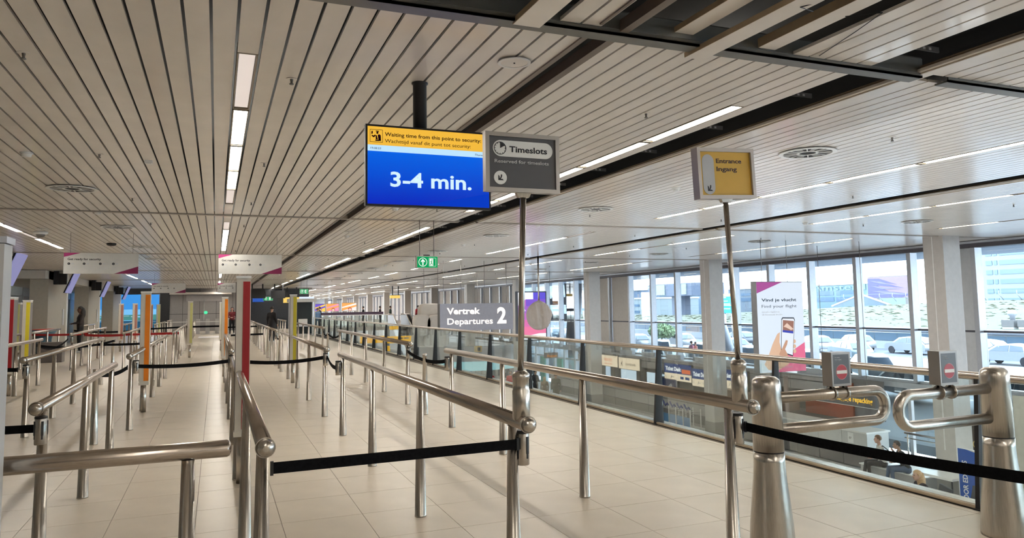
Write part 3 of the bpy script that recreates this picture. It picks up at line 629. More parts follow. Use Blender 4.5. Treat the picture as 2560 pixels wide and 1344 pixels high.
# ================================================================ HANGING 'GET READY' BOARDS
def ready(x, y, w, label, full=True):
    t = thing('hanging_sign', label, 'sign', (x, y, 2.42)); h = .445
    MB().box(0, w, 0, .03, 0, h).build('panel', mat('matt_white_board', (.66, .64, .60), .5), t)
    F = frame((0, 0, 0))
    MB().poly(F, [(0, h), (.22*w, h), (0, .80*h)], .002).build('corner_print', MAG, t); MB().poly(F, [(.67*w, 0), (w, 0), (w, .36*h)], .002).build('corner_print', DMAG, t)
    b = MB(); b.text(F, 'Get ready for security', .05*w, .65*h, .11*h, .44*w, 0, 0, .001, .02)
    for k, xx in enumerate((.05, .25, .465, .64)):
        b.disc(F, (xx+.018)*w, .48*h, .018*w, .001, 0)
        b.rect(F, (xx+.05)*w, (xx+.085)*w, .45*h, .51*h, .001, 1)
        for q in range(4): b.rect(F, xx*w, (xx+.16-.03*(q % 2)-.02*(k == 2))*w, (.34-.045*q)*h, (.35-.045*q)*h, .001, 1)
    b.build('print', [INK, LGREY], t)
    b = MB()
    for k, xx in enumerate((.05, .25, .465, .64)): b.text(F, str(k+1), (xx+.012)*w, .455*h, .05*h, None, 0, .001, .001)
    b.build('numerals', OFFW, t)
    for xx in (.08*w, .92*w): MB().cyl((xx, .015, h), (xx, .015, HC-2.42), .003, n=6).build('wire', STEELD, t)
ready(-3.02, 17.95, 1.42, 'white get ready for security board hanging over the left lanes, nearer one')
ready(.03, 17.95, 1.38, 'white get ready for security board hanging over the long open lane, nearer one')
ready(-2.75, 37.2, 1.42, 'smaller white get ready for security board farther off over the left lanes')
ready(.05, 37.2, 1.38, 'smaller white get ready board farther off, half hidden by the red-striped column')
# ================================================================ GATE BOLLARDS
def bollard(x, y, dirn, L, label, slab_):
    t = thing('gate_bollard', label, 'gate', (x, y, 0)); R0 = .088
    MB().lathe([(.142, 0), (.141, .03), (.131, .20), (.116, .36), (.101, .50), (.0955, .60), (.095, .655)], n=32).build('foot', STEEL, t)
    MB().lathe([(.0915, .656), (.0915, .662)], n=32).build('joint', INK, t)
    MB().lathe([(.095, .663), (.0915, 1.03), (.0905, 1.075), (.083, 1.105), (.062, 1.123), (.02, 1.13)], n=32).build('head', STEEL, t)
    za, zb, r = .985, .785, .036
    x0 = dirn*.08; x1 = dirn*(L-(za-zb)/2); c = (za+zb)/2; R = (za-zb)/2
    path = [(x0, 0, za)]+[(x1+dirn*R*math.sin(a), 0, c+R*math.cos(a)) for a in [PI*k/16 for k in range(17)]]+[(x0, 0, zb)]
    MB().tube(path, r, 18).build('arm', STEEL, t)
    sx0 = slab_
    for q in (-.055, .055): MB().tube([(sx0+q-.008, 0, za), (sx0+q+.008, 0, za)], .047, 20).box(sx0+q-.008, sx0+q+.008, -.01, .01, za+.03, za+.055).build('clamp_ring', STEEL, t)
    sb = put('no_entry_sign', None, t, loc=(sx0-.085, -.04, za+.050))
    w, h = .165, .222
    MB().box(0, w, 0, .085, 0, h).build('box', mat('sign_box_metal', (.34, .32, .30), .4, .4), sb)
    F = frame((.014, 0, .016)); w -= .028; h -= .03
    MB().rect(F, 0, w, 0, h, .001).build('face', mat('grey_sign_print', (.10, .105, .115), .4), sb)
    MB().disc(F, w/2, h*.40, .050, .001, 0, .001, 32).build('disc_rim', mat('rose_rim', (.55, .3, .3), .4), sb)
    MB().disc(F, w/2, h*.40, .0465, .001, 0, .002, 32).build('disc', mat('no_entry_red', (.42, .012, .025), .4), sb)
    MB().rect(F, w/2-.044, w/2+.044, h*.40-.011, h*.40+.011, .001, 0, .003).build('bar', OFFW, sb)
    MB().text(F, 'No entry', .10*w, .88*h, .045*h, .32*w, 0, .001, .0006).text(F, 'Geen toegang', .10*w, .81*h, .038*h, .42*w, 0, .001, .0006).build('lettering', LGREY, sb)
    return t
bollard(3.262, 3.79, 1, 1.015, 'left gate bollard with its looped arm and no entry sign reaching right', .60)
bollard(4.98, 3.50, -1, .915, 'right gate bollard with its looped arm and no entry sign reaching left', -.485)
# ================================================================ LOWER HALL AND WINDOW WALL
ZL = -3.6; XW = 20.9
b = MB(); b.box(5.6, 21.3, -16, 150, ZL-.2, ZL); lf = struct('floor_lower', b, mat('pale_lower_floor', (.55, .54, .53), .3, scale=2)) if False else b.build('floor', mat('pale_lower_floor', (.55, .54, .53), .3, scale=2), kind='structure')
b = MB(); b.box(5.2, 5.3, -16, 78, ZL, -.3); b.build('wall_lower', mat('deck_edge_wall', (.4, .38, .36), .6), kind='structure')
PILF = mat('pillar_groove', (.8, .79, .77), .4)
for k in range(13):
    y = 13.85+10.1*k
    b = MB().box(18.06, 18.70, y, y+.60, ZL, HC, 0).box(18.05, 18.06, y+.30, y+.33, ZL+1.2, HC, 1).box(18.045, 18.715, y-.015, y+.615, ZL, ZL+.55, 2)
    b.build('trim_%d' % (10+k), [PILL, PILF, mat('pillar_plinth', (.26, .25, .24), .5)], kind='structure')
# dark head band and ceiling end
b = MB().box(20.70, 21.1, -16, 150, 3.10, 3.30, 0).box(20.55, 20.70, -16, 150, 3.22, 3.28, 1); b.build('trim_50', [mat('dark_head_band', (.10, .09, .10), .5), ALU], kind='structure')
MY = [14.98+2.18*k for k in range(-14, 62)]
pane_z = ((-1.0, .60), (.66, 3.1))
for k in range(len(MY)-1):
    ya, yb = MY[k], MY[k+1]
    t = put('window_%d' % (k+1), MB().box(XW-.16, XW+.14, ya-.075, ya+.075, -1.05, 3.12).mesh('w', ALU), kind='structure')
    MB().box(XW+.0, XW+.05, ya+.075, ya+.10, -1.0, 3.1, 0).build('gasket', ALUD, t)
    MB().box(XW, XW+.08, ya+.075, yb-.075, .60, .66).build('transom', ALUD, t)
    MB().box(XW-.05, XW+.16, ya-.075, yb-.075, -1.10, -1.0).build('sill', ALU, t)
    closed = 34 < ya < 38 or ya > 49
    for za, zb in pane_z:
        MB().box(XW+.09, XW+.10, ya+.075, yb-.075, za, zb).build('pane', GLW, t)
        if 14.9 < ya < 15: MB().box(XW-.03, XW+.0, ya+.10, ya+1.35, za, zb).build('blind', mat('pale_wall_blind', (.62, .63, .64), .7), t)
        if closed: MB().box(XW+.01, XW+.022, ya+.09, yb-.10, za, zb).build('blind', BLIND, t)
# fascia panels under the windows, recess behind
b = MB().box(20.6, 20.8, 20.0, 39.4, -3.6, -1.05, 0).box(20.6, 20.8, 50, 150, -3.6, -1.05, 0); b.build('wall_right', mat('shopfront_wall', (.24, .22, .21), .5), kind='structure')
wr = bpy.data.objects['wall_right']
FP = mat('grey_fascia_panel', (.36, .34, .34), .4)
for k in range(26):
    y = 20.2+1.75*k
    if 38 < y < 49.5: continue
    MB().box(20.05, 20.10, y+.01, y+1.74, -1.62, -1.30, 0).box(20.05, 20.10, y+.01, y+1.74, -1.26, -1.12, 0).build('fascia_panel', FP, wr)
MB().box(20.1, 20.7, 20.1, 39.4, -1.66, -1.10).build('fascia_core', STEELD, wr)
MB().box(20.0, 20.9, 20.1, 39.4, -1.10, -1.05).build('fascia_ledge', ALU, wr)
# window cleaning gear ledge clutter
for k in range(16): 
    y = 20.6+2.18*k
    MB().box(20.3, 20.5, y, y+1.1, -1.05, -.86).box(20.35, 20.42, y+1.2, y+1.3, -1.05, -.75).build('radiator', ALU, wr)
# shop openings (bright and dark fields) along the lower wall
for ya, yb, za, zb, mm in ((36.1, 37, -3.2, -1.75, em('shop_light', (.62, .76, .92), .9)), (33.4, 35.3, -3.2, -1.75, em('shop_poster', (.72, .84, .95), 1.)), (31.0, 32.7, -2.4, -1.9, em('shop_window', (.75, .88, 1), 1.))):
    MB().box(20.55, 20.60, ya, yb, za, zb).build('shop_window', mm, wr)
for ya, yb in ((32.9, 33.3), (35.5, 36.), (29.9, 30.6), (27.5, 28.4), (25.3, 26.3)): MB().box(20.3, 20.6, ya, yb, -3.6, -1.7).build('shop_pier', mat('brown_shop_pier', (.13, .11, .10), .5), wr)
# ticket desk signs
BLU = em('sign_navy', (.03, .07, .22), .8); ORG = em('sign_orange', (.85, .17, .05), .9); CRM = em('sign_cream', (.95, .76, .55), .95); WT = em('sign_white', (1, 1, 1), 1.)
def wallsign(px0, py0, px1, h, label, kind, X=19.95):
    a = P(px0, py0, X=X); c = P(px1, py0, X=X); L = abs(a.y-c.y)
    t = thing('wall_sign', label, 'sign', (X, a.y, a.z-h))
    MB().box(0, .12, -L, 0, 0, h).build('casing', STEELD, t)
    F = frame((-.002, -.02, .02), (0, -1, 0)); L -= .04; h -= .04
    if kind == 'ticket':
        MB().rect(F, 0, L, h*.42, h, .004).build('blue_band', BLU, t); MB().rect(F, 0, L, 0, h*.42, .004).build('cream_band', CRM, t)
        MB().text(F, 'Ticket Desk', L*.05, h*.58, h*.25, L*.58, 0, .005, .003, .03).build('lettering', WT, t)
        MB().rect(F, L*.66, L*.97, h*.47, h*.72, .004, 0, .003).build('orange_tag', ORG, t)
        b = MB(); b.ringp(F, L*.06, h*.2, h*.09, h*.02, .003, 0, .004).poly(F, [(L*.25, h*.1), (L*.30, h*.3), (L*.28, h*.3), (L*.23, h*.1)], .003, 0, .004).rect(F, L*.29, L*.36, h*.18, h*.22, .003, 0, .004).ringp(F, L*.48, h*.2, h*.08, h*.02, .003, 0, .004).rect(F, L*.60, L*.72, h*.12, h*.28, .003, 1, .004).rect(F, L*.78, L*.93, h*.12, h*.28, .003, 1, .004)
        b.build('logos', [LGREY, BLU], t)
    elif kind == 'red':
        MB().rect(F, 0, L, 0, h, .004).build('face', CRM, t)
        MB().poly(F, [(L*.10, h*.5), (L*.2, h*.85), (L*.17, h*.6), (L*.22, h*.55), (L*.17, h*.5), (L*.2, h*.15)], .003, 0, .004).text(F, '中国东方航空', L*.30, h*.48, h*.24, L*.42, 0, .004).text(F, 'CHINA EASTERN', L*.30, h*.18, h*.12, L*.42, 0, .004).build('lettering', ORG, t)
    else:
        MB().rect(F, 0, L, 0, h, .004).build('face', CRM, t)
        MB().poly(F, [(L*.12, h*.45), (L*.20, h*.75), (L*.16, h*.45), (L*.20, h*.2)], .003, 0, .004).text(F, 'XIAMENAIR', L*.32, h*.34, h*.22, L*.5, 0, .004).build('lettering', mat('sign_dark_print', (.08, .06, .06), .5), t)
wallsign(1496, 884, 1544, .62, 'backlit cream airline sign with red writing, leftmost over the shops', 'red')
wallsign(1546, 891, 1599, .62, 'backlit cream airline sign with dark writing beside the red one', 'grey')
wallsign(1660, 905, 1728, .80, 'blue and cream ticket desk sign left of the window pillar', 'ticket')
wallsign(1729, 919, 1790, .80, 'blue and cream ticket desk sign half hidden by the window pillar', 'ticket')
wallsign(1806, 921, 1868, .80, 'blue and cream ticket desk sign behind the gate sign pole', 'ticket')
t = thing('wall_screen', 'dark wall screen with white line of writing under the first ticket desk sign', 'screen', P(1652, 940, X=19.95))
MB().box(0, .1, -1.35, 0, -1.2, 0).build('casing', STEELD, t); F = frame((-.003, -.05, -1.15), (0, -1, 0)); MB().rect(F, 0, 1.25, 0, 1.1, .003).build('face', em('screen_navy', (.015, .02, .05), 1), t); MB().rect(F, .3, 1.1, .3, .42, .002, 0, .003).poly(F, [(.5, .7), (.8, .9), (.9, .8), (.75, .65)], .002, 0, .003).build('print', LGREY, t)
# counter fronts along the pillars
CF_ = mat('grey_counter_panel', (.36, .35, .34), .35); 
t = thing('service_counter', 'long grey panelled counter front with a dark kick strip below the pillars', 'counter', (18.9, 21.6, ZL))
for k in range(11):
    y = 1.55*k+2.2
    MB().box(0, .06, y+.012, y+1.54, .50, 1.35).build('panel', CF_, t); MB().box(0, .06, y+.012, y+1.54, .12, .47).build('kick_panel', mat('dark_kick', (.13, .12, .12), .5), t)
MB().box(.06, .5, 2.2, 19.2, 0, 1.38).build('carcass', mat('counter_carcass', (.30, .29, .28), .5), t)
MB().tube([(-.08, 2.3, .95), (-.08, 10, .95), (-.08, 19.2, .95)], .022, 8).build('bumper_rail', STEELD, t)
t = thing('check_in_counter', 'pale check-in counter with dark base strips right of the left gate bollard', 'counter', (18.6, 17.2, ZL))
for k in range(6):
    y = 1.0*k
    MB().box(0, .9, y+.01, y+.99, .45, 1.10).build('panel', mat('pale_counter', (.56, .56, .55), .4), t); MB().box(.03, .9, y+.01, y+.99, .05, .42).build('kick_panel', mat('dark_kick', (.13, .12, .12), .5), t)
MB().box(-.05, .95, -.02, 6.02, 1.10, 1.15).build('worktop', WHITE, t)
F = frame((-.003, .75, .74), (0, -1, 0)); MB().rect(F, 0, .22, 0, .32, .003).build('sticker', OFFW, t); MB().text(F, '07', .05, .12, .07, None, 0, .004).build('lettering', INK, t)
# brown and orange desk area behind the counters
t = thing('service_desk', 'brown wooden service desk with orange lit back wall behind the left gate arm', 'desk', (19.6, 18.2, ZL))
MB().box(.9, .95, 0, 6.4, 1.2, 2.5).build('back_panel', mat('dark_back_panel', (.14, .13, .13), .5), t)
MB().box(.80, .88, 1.2, 3.4, 1.1, 2.35).build('orange_light_wall', mat('orange_light_wall', (.30, .07, .03), .5), t); MB().box(0, .7, 3.6, 7.2, 1.15, 1.60).build('desk', mat('brown_wood', (.20, .13, .09), .5), t)  # orange light of the desk area is put into the wall colour
MB().box(0, .06, 3.45, 3.6, 1.1, 2.45).build('upright', mat('pinkish_upright', (.35, .26, .24), .5), t); MB().box(.5, .56, 6.3, 6.9, 1.6, 2.2).build('wood_frame', mat('light_wood', (.45, .30, .17), .5), t)
MB().lathe([(.28, 0), (.28, .3), (.2, .42), (.05, .46)], (.4, 5.0, 1.6), 18).build('dark_hood', INK, t); MB().box(.70, .78, 1.75, 1.95, 1.75, 2.25, 0).box(.5, .78, 1.7, 2.3, 1.70, 1.74, 1).build('lamp_panel', [em('glow_white', (1, .75, .6), 1), em('glow_orange', (1, .22, .06), 1.2)], t)
# baggage repacking sign
a = P(2040, 985, X=17.2); c = P(2188, 1002, X=17.2)
t = thing('hanging_sign', 'dark hanging sign with yellow baggage repacking lettering behind the gate arm', 'sign', (17.2, c.y, c.z-.22)); L = a.y-c.y
MB().box(0, .08, 0, L, 0, .36).build('casing', mat('repack_grey', (.10, .10, .11), .5), t); F = frame((-.002, L, 0), (0, -1, 0))
MB().text(F, 'Baggage repacking', L*.36, .12, .15, L*.60, 0, .002, .002, .02).build('lettering', em('yellow_letters', (1, .55, .05), 1), t); MB().box(-.01, .09, 0, L, -.012, .0).build('lower_edge', WHITE, t)
for y in (.3, L-.3): MB().cyl((.04, y, .36), (.04, y, HC-c.z+.22), .008, n=6).build('rod', STEELD, t)
# lower glazed front right of the shops
b = MB()
t = put('window_90', MB().box(20.7, 20.85, 6, 20.1, -1.25, -1.08).mesh('w', ALU), kind='structure')
for y in (19.9, 17.4, 14.9): MB().box(20.7, 20.82, y-.06, y+.06, ZL, -1.25).build('mullion', ALU, t)
for y in (17.46, 14.96): MB().box(20.75, 20.76, y, y+2.3, ZL, -1.25).build('pane', GLW, t)
MB().box(20.60, 20.66, 11.2, 14.0, ZL, -1.1).build('trim_51', mat('cream_wall', (.72, .68, .58), .5), kind='structure')
b = MB().tube([(20.3, 14.9, ZL+1.0), (20.3, 17.3, ZL+1.0)], .035, 10).tube([(20.3, 14.9, ZL+.85), (20.3, 17.3, ZL+.85)], .02, 8)
for y in (15, 17.2): b.cyl((20.3, y, ZL), (20.3, y, ZL+1.0), .025)
b.build('guard_rail', STEEL, None, label='short steel guard rail before the lower window beside the sitting men', cat='rail')
# telephone and wheelchair sign, blue advert stand
t = thing('wall_sign', 'dark square sign with yellow telephone and wheelchair symbols beside a black fin', 'sign', P(2424, 1060, X=19.6))
MB().box(0, .05, -.62, 0, -.75, 0).build('panel', mat('brown_black_panel', (.07, .055, .045), .5), t); F = frame((-.002, 0, -.75), (0, -1, 0)); b = MB()
b.poly(F, [(.34, .62), (.42, .66), (.46, .58), (.44, .46), (.52, .36), (.58, .38), (.60, .30), (.54, .24), (.42, .28), (.35, .42), (.33, .54)], .003).ringp(F, .18, .22, .12, .025, .003).poly(F, [(.14, .42), (.17, .42), (.18, .30), (.30, .28), (.34, .14), (.37, .15), (.32, .32), (.21, .33)], .003)
b.build('symbols', mat('yellow_symbol', (.62, .45, .16), .5), t)
a = P(2448, 1275, Z=ZL)
t = thing('advert_stand', 'narrow blue advert stand with white upright lettering beside the right bollard', 'stand', (17.2, 12.55, ZL))
MB().box(0, .08, 0, .62, .05, 1.5, 0).build('panel', WHITE, t); F = frame((-.003, .60, .08), (0, -1, 0))
MB().poly(F, [(.0, 0), (.58, 0), (.58, 1.25), (.45, 1.38), (.2, 1.42), (0, 1.42)], .003).build('blue_print', mat('advert_blue', (.01, .09, .42), .4), t)
F2 = frame((-.008, .38, .12), (0, 0, 1), (0, 1, 0)); MB().text(F2, 'VOOR EDITIES', .05, .0, .13, 1.05, 0, 0, .002, .02).build('lettering', OFFW, t)
# benches and chairs
t = thing('bench', 'pale stone bench carrying the two sitting men', 'bench', (17.85, 14.7, ZL))
MB().box(0, 1.0, 0, 2.1, 0, .36).build('block', mat('bench_stone', (.42, .41, .40), .5), t); MB().box(-.03, 1.03, -.03, 2.13, .36, .39).build('seat_slab', WHITE, t)
t = thing('luggage_table', 'low white table on thin black legs behind the blonde woman', 'table', (17.0, 13.2, ZL))
MB().box(0, 1.3, 0, .9, .68, .74).build('table_top', WHITE, t)
for x in (.05, 1.25):
    for y in (.05, .85): MB().cyl((x, y, 0), (x, y, .68), .02, n=8).build('leg', INK, t)
def chair(x, y, rz, label):
    t = thing('waiting_chair', label, 'chair', (x, y, ZL), rz)
    MB().box(-.28, .28, -.25, .25, .34, .38).build('seat', INK, t); MB().hexa([(-.28, -.30, .48), (.28, -.30, .48), (-.28, -.26, .48), (.28, -.26, .48), (-.30, -.40, .92), (.30, -.40, .92), (-.30, -.36, .92), (.30, -.36, .92)]).build('backrest', mat('charcoal_back', (.03, .03, .035), .5), t)
    MB().box(-.26, .26, -.03, .03, .36, .40).cyl((0, 0, 0), (0, 0, .36), .04).box(-.25, .25, -.03, .03, 0, .03).build('base', STEEL, t)
chair(15.25, 12.45, math.radians(60), 'black waiting chair carrying the blonde woman'); chair(15.75, 12.0, math.radians(60), 'empty black waiting chair with a small yellow mark on its back')
bpy.context.view_layer.update()
# baggage trolleys
for q in range(4):
    y = 24.9+.5*q
    t = thing('baggage_trolley', 'blue baggage trolley nested by the counter, %s from the right' % ['first', 'second', 'third', 'fourth'][q], 'trolley', (17.6, y, ZL))
    MB().box(-.02, .0, 0, .42, .18, .62).build('side_panel', mat('trolley_blue', (.08, .22, .42), .5), t)
    b = MB(); b.cyl((0, 0, .05), (0, 0, .95), .02, n=8).cyl((.5, 0, .05), (.5, 0, .95), .02, n=8).box(0, .5, 0, .42, .16, .18).box(-.03, .03, -.03, .03, 0, .08).box(.47, .53, .3, .36, 0, .08); b.build('frame', WHITE, t)
    MB().tube([(0, 0, .95), (0, .1, 1.03), (0, .22, .93), (0, .34, 1.04), (0, .4, 1.12)], .035, 8).build('handle', mat('handle_blue', (.05, .06, .22), .5), t)
    b = MB()
    for z in (.68, .75, .82): b.box(.0, .5, -.01, .0, z, z+.015)
    b.build('basket', STEELD, t)
# ================================================================ THINGS HANGING OVER THE VOID
def hang(t, xs, y, z0, zt, ox): 
    for x in xs: MB().cyl((x, y, z0), (x, y, zt), .008, n=6).build('wire', STEELD, t)
Yv = 26.; a = P(1100, 759, Y=Yv); c = P(1283, 822, Y=Yv); w, h = c.x-a.x, a.z-c.z
t = thing('hanging_sign', 'big grey hanging sign reading Vertrek Departures 2', 'sign', (a.x, Yv, c.z))
MB().box(0, w, 0, .30, 0, h, 0).box(-.01, 0, 0, .30, 0, h, 1).build('box', [mat('lilac_grey_sign', (.33, .33, .38), .5), STEELD], t)
F = frame((0, -.002, 0)); b = MB()
b.text(F, 'Vertrek', .09*w, .61*h, .235*h, .45*w, 0, 0, .004, .03).text(F, 'Departures', .095*w, .23*h, .235*h, .62*w, 0, 0, .004, .015).text(F, '2', .775*w, .25*h, .60*h, .13*w, 0, 0, .004, .035); b.build('lettering', em('warm_white_letters', (1, .90, .80), 1.3), t)
hang(t, (.06*w, .30*w, .62*w, .93*w), .15, h, HC-c.z, 0)
Yk = 24.; a = P(1347, 752, Y=Yk); c = P(1347, 825, Y=Yk); cz = (a.z+c.z)/2; r = (a.z-c.z)/2
t = thing('covered_clock', 'round hanging clock wrapped in beige cloth on a thin rod', 'clock', (a.x, Yk, cz))
b = MB(); n = 56; prof = [(0, -.19)]+[(.1*k, -.19+.06*(.1*k)**2) for k in range(1, 10)]+[(.97, -.07), (1., 0), (.97, .07), (.8, .13), (.5, .17), (0, .19)]
for j, (q, dd_) in enumerate(prof):
    for k in range(n):
        th = 2*PI*k/n; f_ = .05*math.sin(9*math.cos(th)*q+1.3+1.5*q*math.sin(th))*(.4+.6*abs(math.sin(3*q*math.sin(th)+1)))+.025*math.sin(23*math.cos(th)*q+2.5*math.sin(th)*q)
        b.v.append((q*r*.93*math.cos(th)*(1+.012*math.sin(7*th)), dd_+(f_ if dd_ < 0 else 0), q*r*math.sin(th)*(1+.012*math.sin(5*th))))
for j in range(len(prof)-1):
    for k in range(n): b.face([j*n+k, j*n+(k+1) % n, (j+1)*n+(k+1) % n, (j+1)*n+k], 0, True)
b.build('cloth_cover', mat('beige_cloth', (.42, .37, .33), .85), t)
MB().tube([(0, 0, r*.85), (0, 0, HC+.04-cz)], .03, 10).build('rod', STEELR, t); MB().lathe([(.10, -.06), (.06, -.02), (.05, 0)], (0, 0, r+.02)).build('knot', mat('beige_cloth', (1, 1, 1)), t)
MB().lathe([(r*.80, -.05), (r*.80, .05)], (0, 0, 0)).build('clock_body', STEELD, t) if False else None
# blue pink banner behind the clock
Yb = 29.; a = P(1292, 728, Y=Yb); c = P(1368, 850, Y=Yb); w, h = c.x-a.x, a.z-c.z
t = thing('hanging_banner', 'blue to pink backlit banner behind the cloth covered clock', 'banner', (a.x, Yb, c.z))
MB().box(0, w, 0, .2, 0, h).build('casing', mat('dark_casing', (.05, .06, .08), .5), t); F = frame((.05, -.002, .05)); w -= .1; h -= .1
cols = [(.93, .95, 1), (.12, .09, .62), (.20, .10, .58), (.34, .13, .55), (.50, .16, .50), (.68, .17, .42), (.80, .20, .36)]
MB().rect(F, 0, w, 0, h, .003).build('white_print', em('banner_white', (.88, .92, 1), 1), t)
b = MB(); lo = [(0, .30), (1, .53)]
top = lambda u: .72*h+u*.50*h if u < .56 else h
for k in range(6):
    y0, y1 = h*(1-(k+1)*.145), h*(1-k*.145)
    b.poly(F, [(0 if k > 1 else w*.55*(1-k*.5), y0), (w, y0), (w, y1), (0 if k > 1 else w*.55*(1-k*.5)+ (0 if k else 0), y1)], .003, k, .003)
b.poly(F, [(0, h*.13), (0, 0.02*h), (w*.05, .05*h), (w*.75, .13*h)], .003, 5, .003); b.poly(F, [(0, .13*h), (w*.0, .72*h), (w*.275, .855*h), (w*.275, .13*h)], .0028, 3, .002)
b.build('colour_print', [em('banner%d' % k, cols[k+1], .9) for k in range(6)], t)
MB().text(F, 'Inch', .10*w, .60*h, .05*h, None, 0, .006).text(F, 'op', .10*w, .47*h, .05*h, None, 0, .006).text(F, 'je', .10*w, .36*h, .05*h, None, 0, .006).build('lettering', em('pale_letters', (.9, .9, 1), 1), t)
hang(t, (.2*w, .8*w), .1, h+.05, HC-c.z, 0)
# find your flight banner
Yb = 16.; a = P(1890, 705, Y=Yb); c = P(2022, 925, Y=Yb); w, h = c.x-a.x-.1, a.z-c.z
t = thing('hanging_banner', 'white hanging banner about finding your flight with a hand holding a phone', 'banner', (a.x, Yb, c.z))
MB().box(0, w, 0, .22, 0, h).box(-.01, w+.01, -.01, .23, h, h+.02).build('casing', mat('banner_casing', (.20, .20, .21), .5), t); F = frame((0, -.002, 0))
MB().rect(F, 0, w, 0, h, .003).build('white_print', em('banner_paper', (.66, .74, .84), .95), t)
MB().poly(F, [(0, h), (.55*w, h), (0, .875*h)], .002, 0, .003).build('corner_print', em('banner_magenta', (.42, .09, .32), .8), t)
MB().poly(F, [(.25*w, 0), (w, 0), (w, .32*h), (.35*w, .115*h)], .002, 0, .003).build('corner_print', em('banner_pink', (.78, .17, .30), .85), t)
MB().text(F, 'Vind je vlucht', .095*w, .785*h, .034*h, .76*w, 0, .004, .002, .02).build('lettering', mat('banner_ink', (.02, .05, .08), .5), t); MB().text(F, 'Find your flight', .095*w, .715*h, .034*h, .76*w, 0, .004, .002).build('lettering', mat('banner_grey_ink', (.12, .14, .18), .5), t)
MB().text(F, 'Check schiphol.nl', .095*w, .66*h, .018*h, .38*w, 0, .004).text(F, 'of download de app', .095*w, .63*h, .018*h, .44*w, 0, .004).text(F, 'Welcome', .40*w, .045*h, .017*h, .3*w, 0, .006).build('lettering', LGREY, t)
SKN = em('skin_print', (.72, .47, .32), .85); SKD = em('skin_print_shade', (.58, .33, .22), .8)
b = MB(); b.pill(F, .44*w, .72*w, .19*h, .60*h, .002, 0, .004)
b = MB()
PH = [(.465, .215), (.72, .165), (.80, .57), (.78, .60), (.53, .605), (.505, .585)]
b.poly(F, [(x*w, y*h) for x, y in PH], .002, 0, .008); b.poly(F, [(x*w*.94+.038*w, y*h*.94+.024*h) for x, y in PH], .001, 1, .010)
b.poly(F, [(.52*w, .46*h), (.755*w, .445*h), (.775*w, .56*h), (.535*w, .575*h)], .001, 2, .0115).poly(F, [(.515*w, .44*h), (.75*w, .42*h), (.755*w, .447*h), (.52*w, .465*h)], .001, 3, .0115).poly(F, [(.54*w, .50*h), (.62*w, .54*h), (.76*w, .47*h), (.7*w, .46*h), (.6*w, .49*h)], .001, 4, .013)
b.build('phone_print', [em('phone_edge', (.02, .025, .04), .8), em('phone_screen', (.75, .80, .86), .9), em('phone_photo', (.32, .16, .12), .9), em('phone_blue', (.05, .07, .42), .9), em('phone_photo2', (.75, .55, .45), .9)], t)
b = MB(); b.poly(F, [(.18*w, .03*h), (.10*w, .09*h), (.20*w, .19*h), (.29*w, .31*h), (.40*w, .42*h), (.46*w, .44*h), (.44*w, .33*h), (.50*w, .20*h), (.60*w, .16*h), (.64*w, .09*h), (.40*w, .02*h)], .002, 0, .006)
b.poly(F, [(.42*w, .20*h), (.50*w, .27*h), (.58*w, .35*h), (.62*w, .345*h), (.60*w, .30*h), (.55*w, .25*h), (.62*w, .17*h), (.50*w, .12*h)], .002, 1, .013)
for k in range(3): b.pill(F, .73*w, .80*w, (.20+.055*k)*h, (.245+.055*k)*h, .002, 0, .006)
b.poly(F, [(0, 0), (.18*w, .03*h), (.10*w, .09*h), (.06*w, .12*h), (0, .10*h)], .002, 2, .006); b.build('hand_print', [SKN, SKD, em('sleeve_print', (.60, .72, .80), .9)], t)
hang(t, (.18*w, .74*w), .1, h, HC-c.z, 0)
# pale pod shaped lamp covers
Yp = 27.5
t = thing('pod_sculpture', 'cluster of pale beige rounded pods hanging left of the big departures sign', 'hanging pods', P(1095, 815, Y=Yp))
PODM = mat('pod_shell', (.50, .46, .41), .6)
def pod(px, py, w, h, d=.4, k=0):
    c = P(px, py, Y=Yp)-P(1095, 815, Y=Yp); b = MB(); n = 20; rows = []
    for j, yy in enumerate((-d/2, -d/2+.06, d/2-.06, d/2)):
        s_ = 1 if j in (1, 2) else .88
        rows.append(b.pts([(c.x+s_*w/2*math.copysign(abs(math.cos(a))**.5, math.cos(a)), yy+.12*k, c.z+s_*h/2*math.copysign(abs(math.sin(a))**.6, math.sin(a))) for a in [2*PI*q/n for q in range(n)]]))
    for j in range(3):
        for q in range(n): b.face([rows[j]+q, rows[j]+(q+1) % n, rows[j+1]+(q+1) % n, rows[j+1]+q], 0, True)
    b.face([rows[0]+q for q in range(n)][::-1]); b.face([rows[3]+q for q in range(n)]); b.build('pod', PODM, t)
for q, (px, py, w, h) in enumerate(((1054, 812, .75, .85), (1065, 812, .75, .85), (1076, 812, .75, .85), (1094, 812, 1.15, .85), (1076, 784, 1.0, .85), (1065, 850, 1.1, .55), (1090, 850, 1.1, .55))): pod(px, py, w*.9, h*.95, .4, q % 3)
for px in (1060, 1095): 
    c = P(px, 775, Y=Yp)-P(1095, 815, Y=Yp); MB().cyl((c.x, 0, c.z), (c.x, 0, HC-P(1095, 815, Y=Yp).z), .008, n=6).build('wire', STEELD, t)
